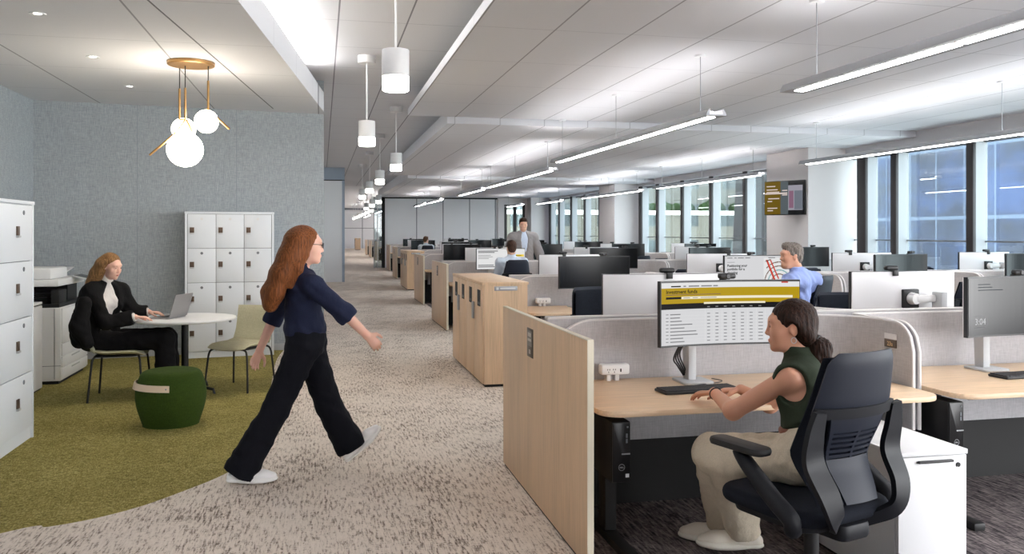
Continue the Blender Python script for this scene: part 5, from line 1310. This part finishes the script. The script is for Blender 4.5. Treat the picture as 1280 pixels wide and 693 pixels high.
    d = (J['wrL'] - J['elL']).normalized(); o1 = d.orthogonal().normalized(); o2 = d.cross(o1); c = J['wrL'] - d * .02; q = MB(); q.tube([c + (o1 * math.cos(a) + o2 * math.sin(a)) * .029 for a in [2 * math.pi * k / 20 for k in range(20)]], .003, 6, True); q.build('bracelet', M['black'], t); fix(t)
desk_woman()

# ---- men further back
def short_hair(fg, t, m, gray=False, full=.0):
    H = fg.H
    ps = xform([el((0, -.022, .046), (.080, .098, .082), .02), el((0, -.062, -.02), (.066, .048, .062), .03), rc((.070, .015, .02), (.068, -.01, -.012), .014, .012, .02), rc((-.070, .015, .02), (-.068, -.01, -.012), .014, .012, .02), el((0, .045, .098), (.055, .042, .026 + full), .03)], H)
    ps += [sub(p) for p in xform([el((0, .112, -.028), (.068, .070, .092), .012), el((.082, -.004, -.022), (.02, .020, .034), .01), el((-.082, -.004, -.022), (.02, .020, .034), .01)], H)]
    blob('hair', ps, .007, m, t, streaks(amp=.004, f=200))
def older_man():
    J = dict(pelvis=(4.60, 7.62, .60), neck=P(999, 341, 8.12), head=P(989, 320, 8.05), shL=P(988, 352, 7.92), shR=P(1018, 350, 8.28), hipL=(4.52, 7.53, .60), hipR=(4.60, 7.72, .60), elL=P(960, 378, 7.8), wrL=P(930, 392, 7.9), elR=P(1000, 384, 8.35), wrR=P(950, 396, 8.35),
             knL=(4.10, 7.62, .58), knR=(4.16, 7.84, .58), anL=(4.05, 7.66, .1), anR=(4.12, 7.88, .1))
    t = person('older grey haired man in a pale blue shirt turned to the left in his chair', (4.6, 7.62, 0)); fg = Fig(J, Vector((-.97, .12, -.04)), 1.04, False, rvec=Vector((.30, .95, 0)))
    ps = xform(head_prims(False), fg.H) + fg.neckp() + fg.trunk(-.012)
    for q in 'LR': ps += fg.arm(q) + fg.leg(q, -.012)
    ps += hand_prims(J['wrL'], (-1, .1, -.1), (0, 0, -1), (0, 1, 0), .5) + hand_prims(J['wrR'], (-1, -.1, -.1), (0, 0, -1), (0, -1, 0), .5)
    blob('body', ps, .007, SK[2], t)
    ps = fg.trunk(.014, loose=.02) + fg.arm('L', .018, cut=True, f1=.9) + fg.arm('R', .018, cut=True, f1=.9) + [rc(fg.tp(.98), fg.H @ Vector((0, -.03, -.10)), .068, .062, .02, cuts=[(V(fg.H @ Vector((0, -.03, -.105))), V((0, 0, 1)))])]
    blob('shirt', ps, .009, m_cloth('blue_shirt', (150, 166, 216), .8), t, folds(.005, 9))
    ps = fg.leg('L', .012, cut=True, w=(.09, .07, .07, .06)) + fg.leg('R', .012, cut=True, w=(.09, .07, .07, .06)) + [fg.E(.04, (.165, .13, .11), .06, B=fg.BH, off=.008)]; blob('trousers', ps, .01, m_cloth('dark_trousers', (40, 42, 50)), t)
    for q in 'LR':
        U, S = fg.shoe(q, (-1, .1, 0)); blob('shoe', U + S, .008, M['black'], t)
    short_hair(fg, t, m_hair('grey_hair', (112, 104, 98), 1.5), full=.008); face_bits(fg, t, MATS['grey_hair'], (170, 104, 92)); fix(t)
older_man()
def back_man(label, x, y, z0, shirt, hair, hf=(0, 1, -.05), nm='a', skin=1):
    J = dict(pelvis=(x, y, z0), neck=(x, y + .02, z0 + .56), head=(x, y + .05, z0 + .735), shL=(x - .19, y + .02, z0 + .50), shR=(x + .19, y + .02, z0 + .50), hipL=(x - .09, y + .02, z0), hipR=(x + .09, y + .02, z0), elL=(x - .24, y + .1, z0 + .20), elR=(x + .24, y + .1, z0 + .20),
             wrL=(x - .15, y + .36, z0 + .205), wrR=(x + .15, y + .36, z0 + .205), knL=(x - .12, y + .44, z0 - .03), knR=(x + .12, y + .44, z0 - .03), anL=(x - .12, y + .42, .1), anR=(x + .12, y + .42, .1))
    t = person(label, (x, y, 0)); fg = Fig(J, Vector(hf), 1.03, False)
    ps = xform(head_prims(False), fg.H) + fg.neckp() + fg.trunk(-.012)
    for q in 'LR': ps += fg.arm(q) + fg.leg(q, -.012)
    ps += hand_prims(J['wrL'], (.2, 1, 0), (0, 0, -1), (1, 0, 0), .4) + hand_prims(J['wrR'], (-.2, 1, 0), (0, 0, -1), (-1, 0, 0), .4)
    blob('body', ps, .008, SK[skin], t)
    ps = fg.trunk(.014, loose=.02) + fg.arm('L', .018, cut=True, f1=.9) + fg.arm('R', .018, cut=True, f1=.9) + [rc(fg.tp(.98), fg.H @ Vector((0, -.02, -.10)), .068, .062, .02, cuts=[(V(fg.H @ Vector((0, -.02, -.10))), V((0, 0, 1)))])]
    blob('shirt', ps, .01, m_cloth('shirt_' + nm, shirt), t, folds(.005, 10))
    ps = fg.leg('L', .012, cut=True, w=(.09, .07, .07, .06)) + fg.leg('R', .012, cut=True, w=(.09, .07, .07, .06)) + [fg.E(.04, (.165, .13, .11), .06, B=fg.BH, off=.008)]; blob('trousers', ps, .01, m_cloth('dark_trousers', (40, 42, 50)), t)
    for q in 'LR':
        U, S = fg.shoe(q, (0, 1, 0)); blob('shoe', U + S, .009, M['black'], t)
    short_hair(fg, t, m_hair('hair_' + nm, hair, 1.5)); fix(t)
back_man('man seen from behind with short brown hair and pale shirt, facing a web page', 2.98, 13.18, .60, (196, 206, 220), (64, 46, 38), nm='a')
back_man('small far person with brown hair above the maple locker cabinets', 3.42, 28.2, .60, (206, 214, 222), (92, 66, 48), nm='b', hf=(.6, .8, -.1))
def standing_man():
    x, y = 3.72, 15.52; h = 1.86
    J = dict(pelvis=(x, y, 1.0), neck=(x, y - .02, 1.55), head=(x - .01, y - .07, 1.735), shL=(x + .20, y - .01, 1.49), shR=(x - .20, y - .01, 1.49), hipL=(x + .095, y, .97), hipR=(x - .095, y, .97), elL=(x + .31, y - .03, 1.20), elR=(x - .31, y - .03, 1.20),
             wrL=(x + .34, y - .16, .98), wrR=(x - .34, y - .16, .98), knL=(x + .10, y - .01, .53), knR=(x - .10, y - .01, .53), anL=(x + .10, y + .03, .1), anR=(x - .10, y + .03, .1))
    t = person('standing smiling man in a grey blazer and open pale blue shirt', (x, y, 0)); fg = Fig(J, Vector((-.12, -.98, -.14)), 1.08, False)
    ps = xform(head_prims(False), fg.H) + fg.neckp() + fg.trunk(-.012)
    for q in 'LR': ps += fg.arm(q) + fg.leg(q, -.012)
    ps += hand_prims(J['wrL'], (.1, -.5, -.9), (-1, 0, 0), (0, -1, 0), .5) + hand_prims(J['wrR'], (-.1, -.5, -.9), (1, 0, 0), (0, -1, 0), .5)
    blob('body', ps, .007, SK[1], t)
    ps = fg.trunk(.010) + [rc(fg.tp(.98), fg.H @ Vector((0, -.02, -.10)), .072, .066, .02, cuts=[(V(fg.H @ Vector((0, -.02, -.105))), V((0, .2, 1)))]), sub(rc(fg.tp(1.1, 0, .10), fg.tp(.86, 0, .13), .035, .012, .01))]
    blob('shirt', ps, .008, m_cloth('pale_shirt', (206, 218, 238)), t)
    ps = fg.trunk(.028, loose=.02) + [fg.E(.02, (.185, .14, .13), .06, off=.01)]
    for q in 'LR': ps += fg.arm(q, .024, cut=True, f1=.93, w=(.055, .05, .05, .04)) + [rc(fg.tp(.97), J['sh' + q], .066, .070, .05)]
    ps += [sub(rc(fg.tp(1.06, 0, .11), fg.tp(.42, 0, .19), .064, .086, .015)), sub(rc(fg.tp(.42, 0, .19), fg.tp(-.2, 0, .20), .072, .085, .015))]
    blob('blazer', ps, .008, m_cloth('grey_blazer', (150, 146, 147)), t, folds(.003, 15))
    ps = fg.leg('L', .012, cut=True, w=(.09, .07, .07, .06)) + fg.leg('R', .012, cut=True, w=(.09, .07, .07, .06)) + [fg.E(.04, (.165, .13, .11), .06, B=fg.BH, off=.008)]; blob('trousers', ps, .01, m_cloth('dark_trousers', (40, 42, 50)), t)
    for q in 'LR':
        U, S = fg.shoe(q, (0, -1, 0)); blob('shoe', U + S, .009, M['black'], t)
    short_hair(fg, t, m_hair('dark_hair', (58, 42, 34), 1.5), full=.012); face_bits(fg, t, MATS['dark_hair'], (178, 112, 102)); fix(t)
standing_man()
